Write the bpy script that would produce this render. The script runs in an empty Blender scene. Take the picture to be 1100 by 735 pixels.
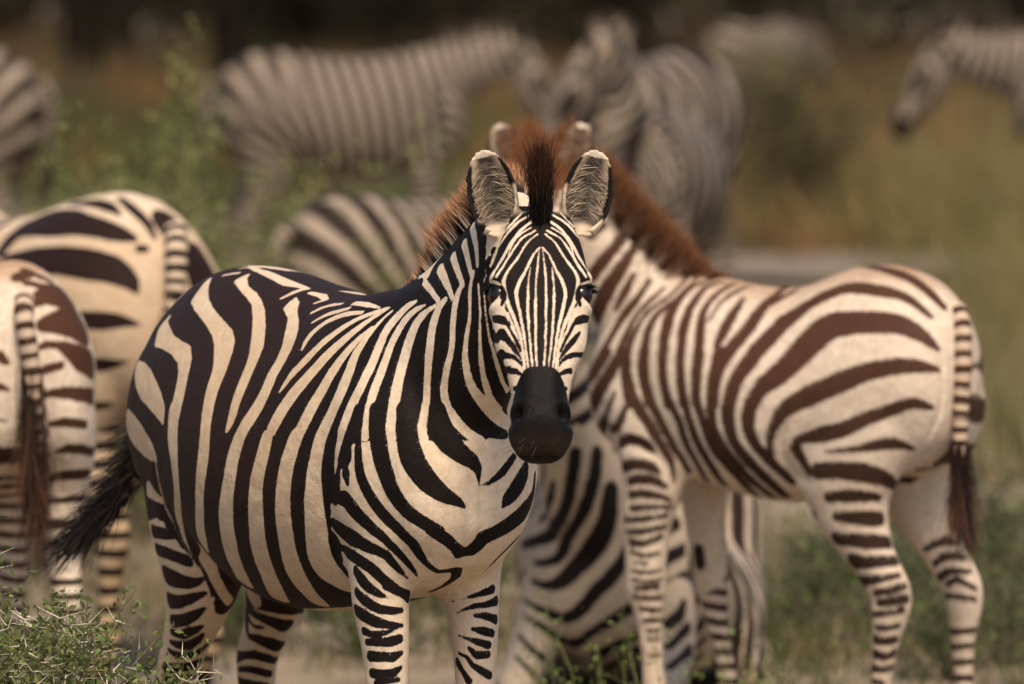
import bpy, bmesh, math, random
import numpy as np
from mathutils import Vector, Matrix, noise as mnoise

random.seed(7)
rng = np.random.default_rng(7)
R = math.radians
scn = bpy.context.scene
COL = scn.collection

# ---------------------------------------------------------------- camera
cam_d = bpy.data.cameras.new("camera")
cam = bpy.data.objects.new("camera", cam_d)
COL.objects.link(cam)
cam.location = (0.0, -12.03, 2.05)
cam.rotation_euler = (R(90 - 4.25), 0, 0)
cam_d.sensor_width = 36.0
cam_d.lens = 36.0 * 6735.0 / 1100.0
cam_d.clip_start = 0.5
cam_d.clip_end = 2000.0
cam_d.dof.use_dof = True
cam_d.dof.focus_distance = 12.0
cam_d.dof.aperture_fstop = 3.0
scn.camera = cam

# ---------------------------------------------------------------- sky and sun
SUN_EL, SUN_AZ = R(57), R(10)            # azimuth measured from straight behind the camera towards the right
sun_dir = Vector((math.sin(SUN_AZ) * math.cos(SUN_EL), -math.cos(SUN_AZ) * math.cos(SUN_EL), math.sin(SUN_EL)))
world = bpy.data.worlds.new("World")
scn.world = world
world.use_nodes = True
wn = world.node_tree
bg = wn.nodes["Background"]
sky = wn.nodes.new("ShaderNodeTexSky")
sky.sky_type = 'NISHITA'
sky.sun_disc = False
sky.sun_elevation = SUN_EL
sky.sun_rotation = math.atan2(sun_dir.x, sun_dir.y)
sky.dust_density = 3.0
wn.links.new(sky.outputs[0], bg.inputs[0])
bg.inputs[1].default_value = 0.15
sun_d = bpy.data.lights.new("sun", 'SUN')
sun_d.energy = 3.5
sun_d.angle = R(16.0)
sun_d.color = (1.0, 0.86, 0.68)
sun = bpy.data.objects.new("sun", sun_d)
COL.objects.link(sun)
sun.rotation_euler = sun_dir.to_track_quat('Z', 'Y').to_euler()

scn.view_settings.view_transform = 'Standard'
scn.view_settings.look = 'None'
scn.view_settings.gamma = 1.0
scn.view_settings.exposure = 0.32
scn.cycles.use_denoising = True
# ---------------------------------------------------------------- shape helpers
def catmull(rows, per=6):
    P = np.asarray(rows, float)
    P = np.vstack([2 * P[0] - P[1], P, 2 * P[-1] - P[-2]])
    out = []
    for i in range(1, len(P) - 2):
        for k in range(per):
            t = k / per
            a, b, c, d = P[i - 1], P[i], P[i + 1], P[i + 2]
            out.append(0.5 * ((2 * b) + (c - a) * t + (2 * a - 5 * b + 4 * c - d) * t * t + (3 * b - a - 3 * c + d) * t ** 3))
    out.append(P[-2])
    return np.array(out)


def rings_to_bm(bm, rings, cap=True):
    vs = [[bm.verts.new(p) for p in r] for r in rings]
    n = len(vs[0])
    for a, b in zip(vs[:-1], vs[1:]):
        for i in range(n):
            bm.faces.new((a[i], a[(i + 1) % n], b[(i + 1) % n], b[i]))
    if cap:
        for r, flip in ((vs[0], True), (vs[-1], False)):
            c = bm.verts.new(sum((v.co for v in r), Vector()) / n)
            for i in range(n):
                f = (r[i], r[(i + 1) % n], c) if not flip else (r[(i + 1) % n], r[i], c)
                bm.faces.new(f)


def torso_rings(rows, n=28):
    # rows: x, ztop, zbot, halfwidth, centre y
    Q = catmull(rows, 6)
    rings = []
    for x, zt, zb, hw, cy in Q:
        zc = zb + (zt - zb) * 0.47
        r = []
        for k in range(n):
            a = 2 * math.pi * k / n
            s, c = math.sin(a), math.cos(a)
            w = hw * np.sign(s) * abs(s) ** 0.9
            if c > 0:
                z = zc + (zt - zc) * c
                w *= 1 - 0.22 * c * c
            else:
                z = zc + (zc - zb) * c
            r.append((x, cy + w, z))
        rings.append(r)
    return rings


def tube_rings(rows, side=(0, 1, 0), n=20, per=6):
    # rows: x, y, z, half depth (fore-aft), half width (lateral)
    Q = catmull(rows, per)
    P = Q[:, :3]
    T = np.gradient(P, axis=0)
    T /= np.linalg.norm(T, axis=1)[:, None] + 1e-9
    rings = []
    for p, t, row in zip(P, T, Q):
        s = np.array(side, float)
        s = s - t * s.dot(t)
        s /= np.linalg.norm(s)
        f = np.cross(s, t)
        rings.append([tuple(p + f * row[3] * math.cos(a) + s * row[4] * math.sin(a)) for a in np.linspace(0, 2 * math.pi, n, endpoint=False)])
    return rings


def ellipsoid(bm, c, r, rot=(0, 0, 0)):
    from mathutils import Euler
    M = Matrix.Translation(c) @ Euler(rot).to_matrix().to_4x4() @ Matrix.Diagonal((*r, 1))
    bmesh.ops.create_icosphere(bm, subdivisions=3, radius=1, matrix=M)


def eval_mesh(ob):
    dg = bpy.context.evaluated_depsgraph_get()
    ev = ob.evaluated_get(dg)
    return bpy.data.meshes.new_from_object(ev)


def remesh(bm, voxel, smooth, factor=0.5):
    bmesh.ops.recalc_face_normals(bm, faces=bm.faces[:])
    me = bpy.data.meshes.new("tmp")
    bm.to_mesh(me)
    bm.free()
    ob = bpy.data.objects.new("tmp", me)
    COL.objects.link(ob)
    m = ob.modifiers.new("r", 'REMESH')
    m.mode = 'VOXEL'
    m.voxel_size = voxel
    if smooth:
        s = ob.modifiers.new("s", 'SMOOTH')
        s.factor = factor
        s.iterations = smooth
    out = eval_mesh(ob)
    bpy.data.objects.remove(ob)
    bpy.data.meshes.remove(me)
    return out


def unit(v):
    v = np.asarray(v, float)
    return v / np.linalg.norm(v)


def head_frame(h):
    a = unit(h['axis'])
    n = np.asarray(h['face'], float)
    n = unit(n - a * n.dot(a))
    s = np.cross(a, n)
    return np.asarray(h['poll'], float), a, n, s


HEAD_ROWS = [  # t, half width, towards the forehead, towards the jaw
    (-0.035, .040, .020, .050), (-0.01, .058, .042, .075), (0.05, .076, .056, .098), (0.11, .086, .060, .112), (0.17, .094, .062, .124),
    (0.22, .090, .060, .128), (0.28, .081, .055, .122), (0.34, .069, .050, .098), (0.40, .057, .046, .074), (0.45, .051, .044, .060),
    (0.495, .057, .045, .056), (0.53, .058, .039, .058), (0.56, .052, .022, .054), (0.58, .038, .0, .040)]


def head_rings(h, n=28):
    p, a, nn, s = head_frame(h)
    k = h.get('scale', 1.0)
    kl = h.get('length', 1.0)
    rings = []
    for t, w, f, b in catmull(HEAD_ROWS, 4):
        r = []
        for i in range(n):
            al = 2 * math.pi * i / n
            sn, cs = math.sin(al), math.cos(al)
            ww = w * np.sign(sn) * abs(sn) ** 0.8
            dd = f * cs if cs > 0 else b * cs
            if cs < 0 and t < 0.40:
                ww *= 1 - 0.35 * cs * cs
            r.append(tuple(p + k * (a * t * kl + s * ww + nn * dd)))
        rings.append(r)
    return rings


def ear_geo(bm, base, up, out, back, L=.165, W=.044, thick=.010, nu=30, nv=14):
    """a cupped ear: closed shell, opening away from `back`"""
    base, up = np.asarray(base, float), unit(up)
    back = np.asarray(back, float)
    back = unit(back - up * back.dot(up))
    s = np.cross(up, back)
    outer, inner = [], []
    for i in range(nu + 1):
        t = i / nu
        prof = np.interp(t, [0, .12, .3, .5, .7, .82, .91, .96, .985, 1], [.62, .82, 1, 1.04, .93, .76, .55, .38, .24, .05])
        A = np.interp(t, [0, .2, .5, 1], [2.7, 2.0, 1.65, 1.5])
        w = W * prof
        d = w * np.interp(t, [0, .5, 1], [.9, .62, .45])
        lean = .018 * t * t
        ro, ri = [], []
        for j in range(nv + 1):
            ph = -A + 2 * A * j / nv
            x, b = math.sin(ph), math.cos(ph)
            c = base + up * (L * t) - back * lean
            ro.append(tuple(c + s * (w * x) + back * (d * b)))
            k = max(0.15, 1 - thick / max(w, .004))
            kd = max(0.15, 1 - thick / max(d, .004))
            ri.append(tuple(c + s * (w * k * x) + back * (d * kd * b) - up * (0.004 if i == nu else 0)))
        outer.append([bm.verts.new(p) for p in ro])
        inner.append([bm.verts.new(p) for p in ri])
    for i in range(nu):
        for j in range(nv):
            bm.faces.new((outer[i][j], outer[i][j + 1], outer[i + 1][j + 1], outer[i + 1][j]))
            bm.faces.new((inner[i][j + 1], inner[i][j], inner[i + 1][j], inner[i + 1][j + 1]))
        for j, fl in ((0, 1), (nv, 0)):
            q = (outer[i][j], outer[i + 1][j], inner[i + 1][j], inner[i][j])
            bm.faces.new(q if fl else q[::-1])
    for j in range(nv):
        for i, fl in ((0, 0), (nu, 1)):
            q = (outer[i][j], outer[i][j + 1], inner[i][j + 1], inner[i][j])
            bm.faces.new(q if fl else q[::-1])


TORSO = [  # adult, x forward: x, ztop, zbottom, half width, y
    (-.60, 1.02, .86, .06, 0), (-.565, 1.13, .76, .155, 0), (-.48, 1.215, .70, .215, 0), (-.35, 1.255, .665, .245, 0), (-.20, 1.245, .625, .265, 0),
    (-.02, 1.225, .585, .285, 0), (.16, 1.225, .595, .272, 0), (.32, 1.245, .625, .235, 0), (.44, 1.255, .66, .195, 0), (.55, 1.20, .69, .165, 0),
    (.625, 1.09, .74, .125, 0), (.665, .98, .80, .06, 0)]
NECK = [  # x, y, z, half depth, half width
    (.30, 0, .97, .25, .155), (.43, 0, 1.05, .215, .135), (.56, 0, 1.15, .175, .108), (.66, 0, 1.245, .145, .088), (.745, 0, 1.335, .122, .075), (.80, 0, 1.40, .10, .066)]


def fore_leg(x, y, fwd=0.0, s=1.0):
    return [(*r[:3], r[3] * s, r[4] * s) if r[2] < .75 else r for r in [(x + .02, y * .60, .95, .09, .045), (x + .02, y * .88, .84, .115, .072), (x, y, .70, .088, .066), (x + .02 * 1 + fwd * .3, y, .56, .062, .052),
            (x + .025 + fwd * .5, y, .445, .050, .046), (x + .025 + fwd * .55, y, .40, .050, .045), (x + .015 + fwd * .6, y, .34, .036, .034), (x + .005 + fwd * .8, y, .22, .028, .026),
            (x + fwd * .9, y, .13, .035, .033), (x + .02 + fwd, y, .075, .030, .029), (x + .045 + fwd, y, .04, .044, .040), (x + .055 + fwd, y, .0, .055, .046)]]


def hind_leg(x, y, fwd=0.0):
    return [(x + .07, y * .55, .99, .12, .06), (x + .06, y * .90, .86, .19, .105), (x + .075, y, .71, .150, .100), (x + .055 + fwd * .2, y, .60, .098, .074), (x + .0 + fwd * .3, y, .50, .062, .050),
            (x - .055 + fwd * .4, y, .42, .055, .042), (x - .055 + fwd * .5, y, .37, .050, .040), (x - .045 + fwd * .6, y, .30, .036, .032), (x - .035 + fwd * .8, y, .20, .030, .027),
            (x - .03 + fwd * .9, y, .12, .037, .034), (x - .005 + fwd, y, .07, .031, .030), (x + .025 + fwd, y, .04, .044, .040), (x + .035 + fwd, y, .0, .054, .046)]


def scale_rows(rows, k, kz=None, kind='tube', dx=0, dz=0):
    kz = kz or k
    out = []
    for r in rows:
        r = list(r)
        if kind == 'torso':
            out.append((r[0] * k + dx, r[1] * kz + dz, r[2] * kz + dz, r[3] * k, r[4] * k))
        else:
            out.append((r[0] * k + dx, r[1] * k, r[2] * kz + dz, r[3] * k, r[4] * k))
    return out


def body_mesh(cfg):
    bm = bmesh.new()
    if cfg.get('torso'):
        rings_to_bm(bm, torso_rings(cfg['torso']))
    if cfg.get('neck'):
        rings_to_bm(bm, tube_rings(cfg['neck'], cfg.get('neck_side', (0, 1, 0)), 24))
    for L in cfg.get('legs', {}).values():
        rings_to_bm(bm, tube_rings(L))
    for c, r, rot in cfg.get('lumps', []):
        ellipsoid(bm, c, r, rot)
    vox = cfg.get('voxel', .014)
    if cfg.get('head') and not cfg.get('fine'):
        rings_to_bm(bm, head_rings(cfg['head']))
    if cfg.get('tail'):
        rings_to_bm(bm, tube_rings(cfg['tail'], cfg.get('tail_side', (0, 1, 0)), 12))
    if cfg.get('fine'):
        me = remesh(bm, vox, cfg.get('smooth', 10))
        bm = bmesh.new()
        bm.from_mesh(me)
        bpy.data.meshes.remove(me)
        if cfg.get('head'):
            rings_to_bm(bm, head_rings(cfg['head']))
    if cfg.get('head'):
        p, a, n, s = head_frame(cfg['head'])
        k = cfg['head'].get('scale', 1.0)
        for sg in (-1, 1):
            e = cfg['head']['ears'][0 if sg < 0 else 1]
            up = a * e[0] + n * e[1] + s * e[2] * sg
            opening = a * e[3] + n * e[4] + s * e[5] * sg
            base = p + k * (a * e[6] + n * e[7] + s * e[8] * sg)
            ear_geo(bm, base, up, sg, -opening, L=e[9] * k, W=e[10] * k, thick=max(.0075, cfg.get('fine', vox) * 1.35))
    if cfg.get('fine'):
        me = remesh(bm, cfg['fine'], cfg.get('smooth2', 4))
    else:
        me = remesh(bm, vox, cfg.get('smooth', 5))
    if cfg.get('head') and cfg.get('face'):
        face_detail(me, cfg)
    if cfg.get('dense'):
        b = bmesh.new()
        b.from_mesh(me)
        co = verts_of(me).astype(float)
        t, s, n = head_coords(co, cfg['head'])
        hot = (t > -.25) & (t < .50) & (abs(s) < .16) & (n > -.06) & (n < .16)
        b.faces.ensure_lookup_table()
        ed = {e for f in b.faces if all(hot[v.index] for v in f.verts) for e in f.edges}
        bmesh.ops.subdivide_edges(b, edges=list(ed), cuts=2, use_grid_fill=True, smooth=0)
        b.to_mesh(me)
        b.free()
    return me


def head_coords(co, h):
    p, a, n, s = head_frame(h)
    k = h.get('scale', 1.0)
    d = (co - p) / k
    return d @ a / h.get('length', 1.0), d @ s, d @ n


def face_detail(me, cfg):
    """brow ridges, eye hollows, nostrils, lip crease, cheek bone"""
    h = cfg['head']
    co = verts_of(me).astype(float)
    N = normals_of(me).astype(float)
    t, s, n = head_coords(co, h)
    near = (t > -.02) & (t < .62) & (abs(s) < .13) & (abs(n) < .16)
    d = np.zeros(len(co))
    g = lambda u, r: np.exp(-(u / r) ** 2)
    sa = abs(s)
    front = np.clip((n + .03) / .04, 0, 1)
    d += .012 * g(t - .150, .020) * g(sa - .082, .022) * g(n - .035, .028)          # brow
    d -= .010 * g(t - .188, .018) * g(sa - .090, .022) * g(n - .022, .024)          # eye hollow
    d += .006 * g(t - .220, .013) * g(sa - .088, .022) * g(n - .020, .026)          # lower lid
    d += .006 * g(t - .30, .05) * g(sa - .075, .012) * g(n - .0, .03)               # cheek bone
    d -= .004 * g(t - .33, .10) * g(sa - .045, .012) * front                        # hollow beside the nose bone
    d -= .026 * g(t - .498 - (sa - .046) * .5, .016) * g(sa - .047, .011) * front                     # nostril
    d += .007 * g(t - .498, .030) * g(sa - .062, .009) * front                      # nostril wing
    d += .004 * g(t - .475, .012) * g(sa - .040, .018) * front
    d -= .017 * g(n + .016 + .05 * sa, .0060) * (t > .47)                            # mouth
    d[~near] = 0
    co += N * d[:, None] * h.get('scale', 1.0)
    me.vertices.foreach_set('co', co.astype(np.float32).ravel())
    me.update()


def verts_of(me):
    a = np.empty(len(me.vertices) * 3, np.float32)
    me.vertices.foreach_get('co', a)
    return a.reshape(-1, 3)


def normals_of(me):
    a = np.empty(len(me.vertices) * 3, np.float32)
    me.vertex_normals.foreach_get('vector', a)
    return a.reshape(-1, 3)
# ---------------------------------------------------------------- the animals' poses
# ear: up (axis, face, out), opening (axis, face, out), base (axis, face, out), length, half width
EAR = (-.95, .25, .20, .55, .83, .10, .012, .006, .072, .160, .0455)


def local_dir(rot, w):
    c, s = math.cos(-rot), math.sin(-rot)
    return (w[0] * c - w[1] * s, w[0] * s + w[1] * c, w[2])


def stretch(rows, kx=1, ky=1, kz=1, dz=0.0, torso=False):
    if torso:
        return [(x * kx, a * kz + dz, b * kz + dz, w * ky, y * ky) for x, a, b, w, y in rows]
    return [(x * kx, y * ky, z * kz + dz, d * (kx + kz) / 2, w * ky) for x, y, z, d, w in rows]


def neck_to(poll, back, start=(.30, 0, .97), lift=(.24, 0, .17), k=1.0):
    """neck from inside the chest to the poll; `back` points from the poll down the neck"""
    p0, p3 = np.array(start, float), np.array(poll, float)
    p1, p2 = p0 + np.array(lift), p3 + np.array(back, float)
    rows = []
    for i, (d, w) in enumerate(((.25, .155), (.215, .135), (.175, .108), (.145, .088), (.122, .075), (.10, .066))):
        u = i / 5
        p = (1 - u) ** 3 * p0 + 3 * u * (1 - u) ** 2 * p1 + 3 * u * u * (1 - u) * p2 + u ** 3 * p3
        rows.append((*p, d * k, w * k))
    return rows


CFG = {}
# the adult in front
rot = R(-62)
T = [(x, a + (.014 if -.3 < x < .1 else 0), b, w + (.012 if x > .4 else 0), y + (.014 if x > .4 else 0)) for x, a, b, w, y in TORSO]
CFG['hero'] = dict(
    name='hero', face=True, dense=True, loc=(-.38, .48, 0), rot=rot, voxel=.012, smooth=14, fine=.0045, smooth2=4,
    torso=T, neck=[(x, y + max(0, (x - .43)) * .12, z, d, w) for x, y, z, d, w in NECK],
    legs=dict(fore_right=fore_leg(.46, -.105, .02, .88), fore_left=fore_leg(.45, .098, 0, .86), hind_right=hind_leg(-.39, -.115), hind_left=hind_leg(-.47, .105)),
    lumps=[((.44, -.115, .93), (.14, .085, .20), (0, 0, 0)), ((.44, .13, .93), (.14, .085, .20), (0, 0, 0)), ((.57, -.06, .86), (.09, .075, .12), (0, 0, 0)), ((.57, .08, .86), (.09, .075, .12), (0, 0, 0))],
    head=dict(scale=1.03, length=.81, poll=(.845, .041, 1.388), axis=local_dir(rot, (0, -math.cos(R(56)), -math.sin(R(56)))), face=local_dir(rot, (0, -math.sin(R(56)), math.cos(R(56)))),
              ears=[EAR, EAR]))

# the young brown one on the right, facing left
rot = R(150)
fk = dict(kx=.74, ky=.76, kz=.83)
FT = [(x + max(0, x - .25) * .16, a - (.028 if x > -.1 else 0), b, w, y) for x, a, b, w, y in stretch(TORSO, **fk, dz=.12, torso=True)]
CFG['foal'] = dict(
    name='foal', kind='young', face=True, loc=(.66, 2.42, 0), rot=rot, voxel=.010, smooth=10, fine=.0055, smooth2=4,
    torso=FT, neck=neck_to((.61, .035, 1.315), (-.12, 0, -.15), (.20, 0, .87), (.19, 0, .11), .74),
    legs=dict(fore_left=stretch(fore_leg(.315, .115, .0), 1, .95, .98), fore_right=stretch(fore_leg(.38, -.12, -.10), .8, .85, .98),
              hind_left=stretch(hind_leg(-.28, .12, .02), .9, .85, 1.0), hind_right=stretch(hind_leg(-.38, -.12, -.06), .82, .85, 1.0)),
    lumps=[((.32, .075, .90), (.11, .07, .17), (0, 0, 0)), ((.32, -.075, .90), (.11, .07, .17), (0, 0, 0))],
    head=dict(scale=.92, length=.84, poll=(.658, .06, 1.347), axis=local_dir(rot, (-.10, -.75, -.55)), face=local_dir(rot, (-.1, -.6, .8)), ears=[EAR[:9] + (.168, .048)] * 2))

# the one lying down behind them
rot = R(-101)
LZ = -.555
CFG['lying'] = dict(
    name='lying', kind='grey', face=True, loc=(.33, 3.75, 0), rot=rot, voxel=.012, smooth=10, fine=.007, smooth2=3,
    torso=[(x, (a + LZ) * (1 if x > .3 else .62 if x < -.1 else .62 + .38 * (x + .1) / .4), max(b + LZ, .04) * (1 if x > .3 else .5), w * (1.14 if x > .2 else 1.0), y) for x, a, b, w, y in TORSO],
    neck=neck_to((.78, -.12, 1.04), (-.10, 0, -.20), (.34, 0, .42), (.30, 0, .10)),
    legs=dict(
        fore_right=[(.46, -.10, .45, .12, .06), (.50, -.14, .30, .11, .075), (.58, -.17, .17, .075, .06), (.70, -.18, .115, .05, .05), (.76, -.18, .085, .05, .05), (.70, -.16, .05, .034, .034), (.52, -.14, .04, .03, .03), (.40, -.13, .045, .035, .035)],
        fore_left=[(.46, .10, .45, .12, .06), (.50, .14, .30, .11, .075), (.58, .17, .17, .075, .06), (.70, .18, .115, .05, .05), (.76, .18, .085, .05, .05), (.70, .16, .05, .034, .034), (.52, .14, .04, .03, .03), (.40, .13, .045, .035, .035)],
        hind_left=[(-.38, .14, .45, .18, .09), (-.30, .17, .21, .19, .10), (-.10, .21, .19, .12, .08), (.02, .23, .11, .07, .06), (-.18, .25, .06, .05, .045), (-.30, .25, .05, .045, .04), (-.12, .27, .045, .032, .03), (.05, .28, .05, .04, .035)],
        hind_right=[(-.38, -.14, .45, .18, .09), (-.30, -.17, .21, .19, .10), (-.10, -.21, .19, .12, .08), (.02, -.23, .11, .07, .06), (-.18, -.25, .06, .05, .045), (-.30, -.25, .05, .045, .04), (-.12, -.27, .045, .032, .03), (.05, -.28, .05, .04, .035)]),
    lumps=[((.52, 0, .34), (.16, .15, .20), (0, 0, 0))],
    head=dict(scale=1.05, length=.84, poll=(.83, -.13, 1.05), axis=local_dir(rot, (-.03, -.7, -.65)), face=local_dir(rot, (0, -.7, .7)), ears=[EAR, EAR]))

# the adult rump at the left edge
rot = R(130)
CFG['rump'] = dict(
    name='rump', loc=(-1.20, 4.05, 0), rot=rot, voxel=.012, smooth=10, fine=.0075, smooth2=3,
    torso=[(x, a - max(0, x + .25) * .14, b, w, y) for x, a, b, w, y in TORSO], neck=neck_to((.95, .1, .70), (-.20, 0, .16), (.30, 0, .95), (.26, 0, .10)),
    legs=dict(fore_left=fore_leg(.43, .11, .05), fore_right=fore_leg(.45, -.11), hind_left=hind_leg(-.40, .125), hind_right=hind_leg(-.50, -.125)),
    head=dict(scale=1.05, length=.84, poll=(1.0, .1, .72), axis=(.55, 0, -.83), face=(.83, 0, .55), ears=[EAR, EAR]))

# the young rump at the left edge
rot = R(104)
CFG['colt'] = dict(
    name='colt', kind='young', loc=(-1.20, 2.47, 0), rot=rot, voxel=.010, smooth=10, fine=.0065, smooth2=3,
    torso=stretch(TORSO, .76, .78, .86, .10, torso=True), neck=neck_to((.66, .02, 1.32), (-.13, 0, -.15), (.22, 0, .92), (.17, 0, .16), .78),
    legs=dict(fore_left=stretch(fore_leg(.34, .12, .02), 1, .85), fore_right=stretch(fore_leg(.36, -.12), 1, .85), hind_left=stretch(hind_leg(-.36, .135, .0), .9, .82, 1.0), hind_right=stretch(hind_leg(-.36, -.125), .9, .82, 1.0)),
    head=dict(scale=.92, length=.84, poll=(.70, .02, 1.33), axis=(.7, 0, -.7), face=(.7, 0, .7), ears=[EAR, EAR]))

# the herd behind
def herd(name, loc, rotd, poll, axis, face, k=1.0, back=(-.18, 0, -.14), stance=0.03, **kw):
    CFG[name] = dict(name=name, kind='grey', duty=.30, loc=loc, rot=R(rotd), voxel=.014 * k, smooth=6, torso=stretch(TORSO, k, k, k, torso=True),
                     neck=stretch(neck_to(poll, back), k, k, k),
                     legs=dict(fore_left=stretch(fore_leg(.43, .11, .06 + stance), k, k, k), fore_right=stretch(fore_leg(.43, -.11, -stance), k, k, k),
                               hind_left=stretch(hind_leg(-.42, .115, -.04 - stance), k, k, k), hind_right=stretch(hind_leg(-.42, -.115, .08), k, k, k)),
                     head=dict(scale=1.05 * k, length=.84, poll=tuple(np.array(poll) * k + np.array((.03, 0, 0))), axis=axis, face=face, ears=[EAR, EAR]), **kw)

herd('standing', (-.86, 18.3, 0), 8, (.93, -.03, 1.25), (.38, -.15, -.92), (.92, 0, .38), .96, back=(-.20, 0, -.06))
herd('arched', (.62, 15.8, 0), -118, (.68, .05, 1.24), (.15, -.45, -.88), (.5, -.7, .45), 1.02, back=(-.12, .12, .06), per=.16)
herd('dusky', (.64, 14.0, 0), -100, (.90, -.05, .84), (.25, -.15, -.95), (.95, 0, .25), .86, back=(-.22, 0, .10), per=.13)
herd('resting', (-.30, 8.0, 0), 35, (.86, .1, 1.1), (.5, .3, -.8), (.8, 0, .5), .83)
herd('grazer', (3.15, 18.8, 0), 168, (1.0, .02, 1.20), (.42, .1, -.9), (.9, 0, .42), 1.02)
CFG['grazer']['duty'] = .36
CFG['arched']['duty'] = CFG['dusky']['duty'] = .33
herd('far_rump', (-2.75, 17.0, 0), 165, (.9, 0, 1.3), (.7, 0, -.7), (.7, 0, .7), 1.0)
herd('distant', (1.62, 30.0, 0), 60, (.98, 0, 1.1), (.5, 0, -.85), (.85, 0, .5), .86)
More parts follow.
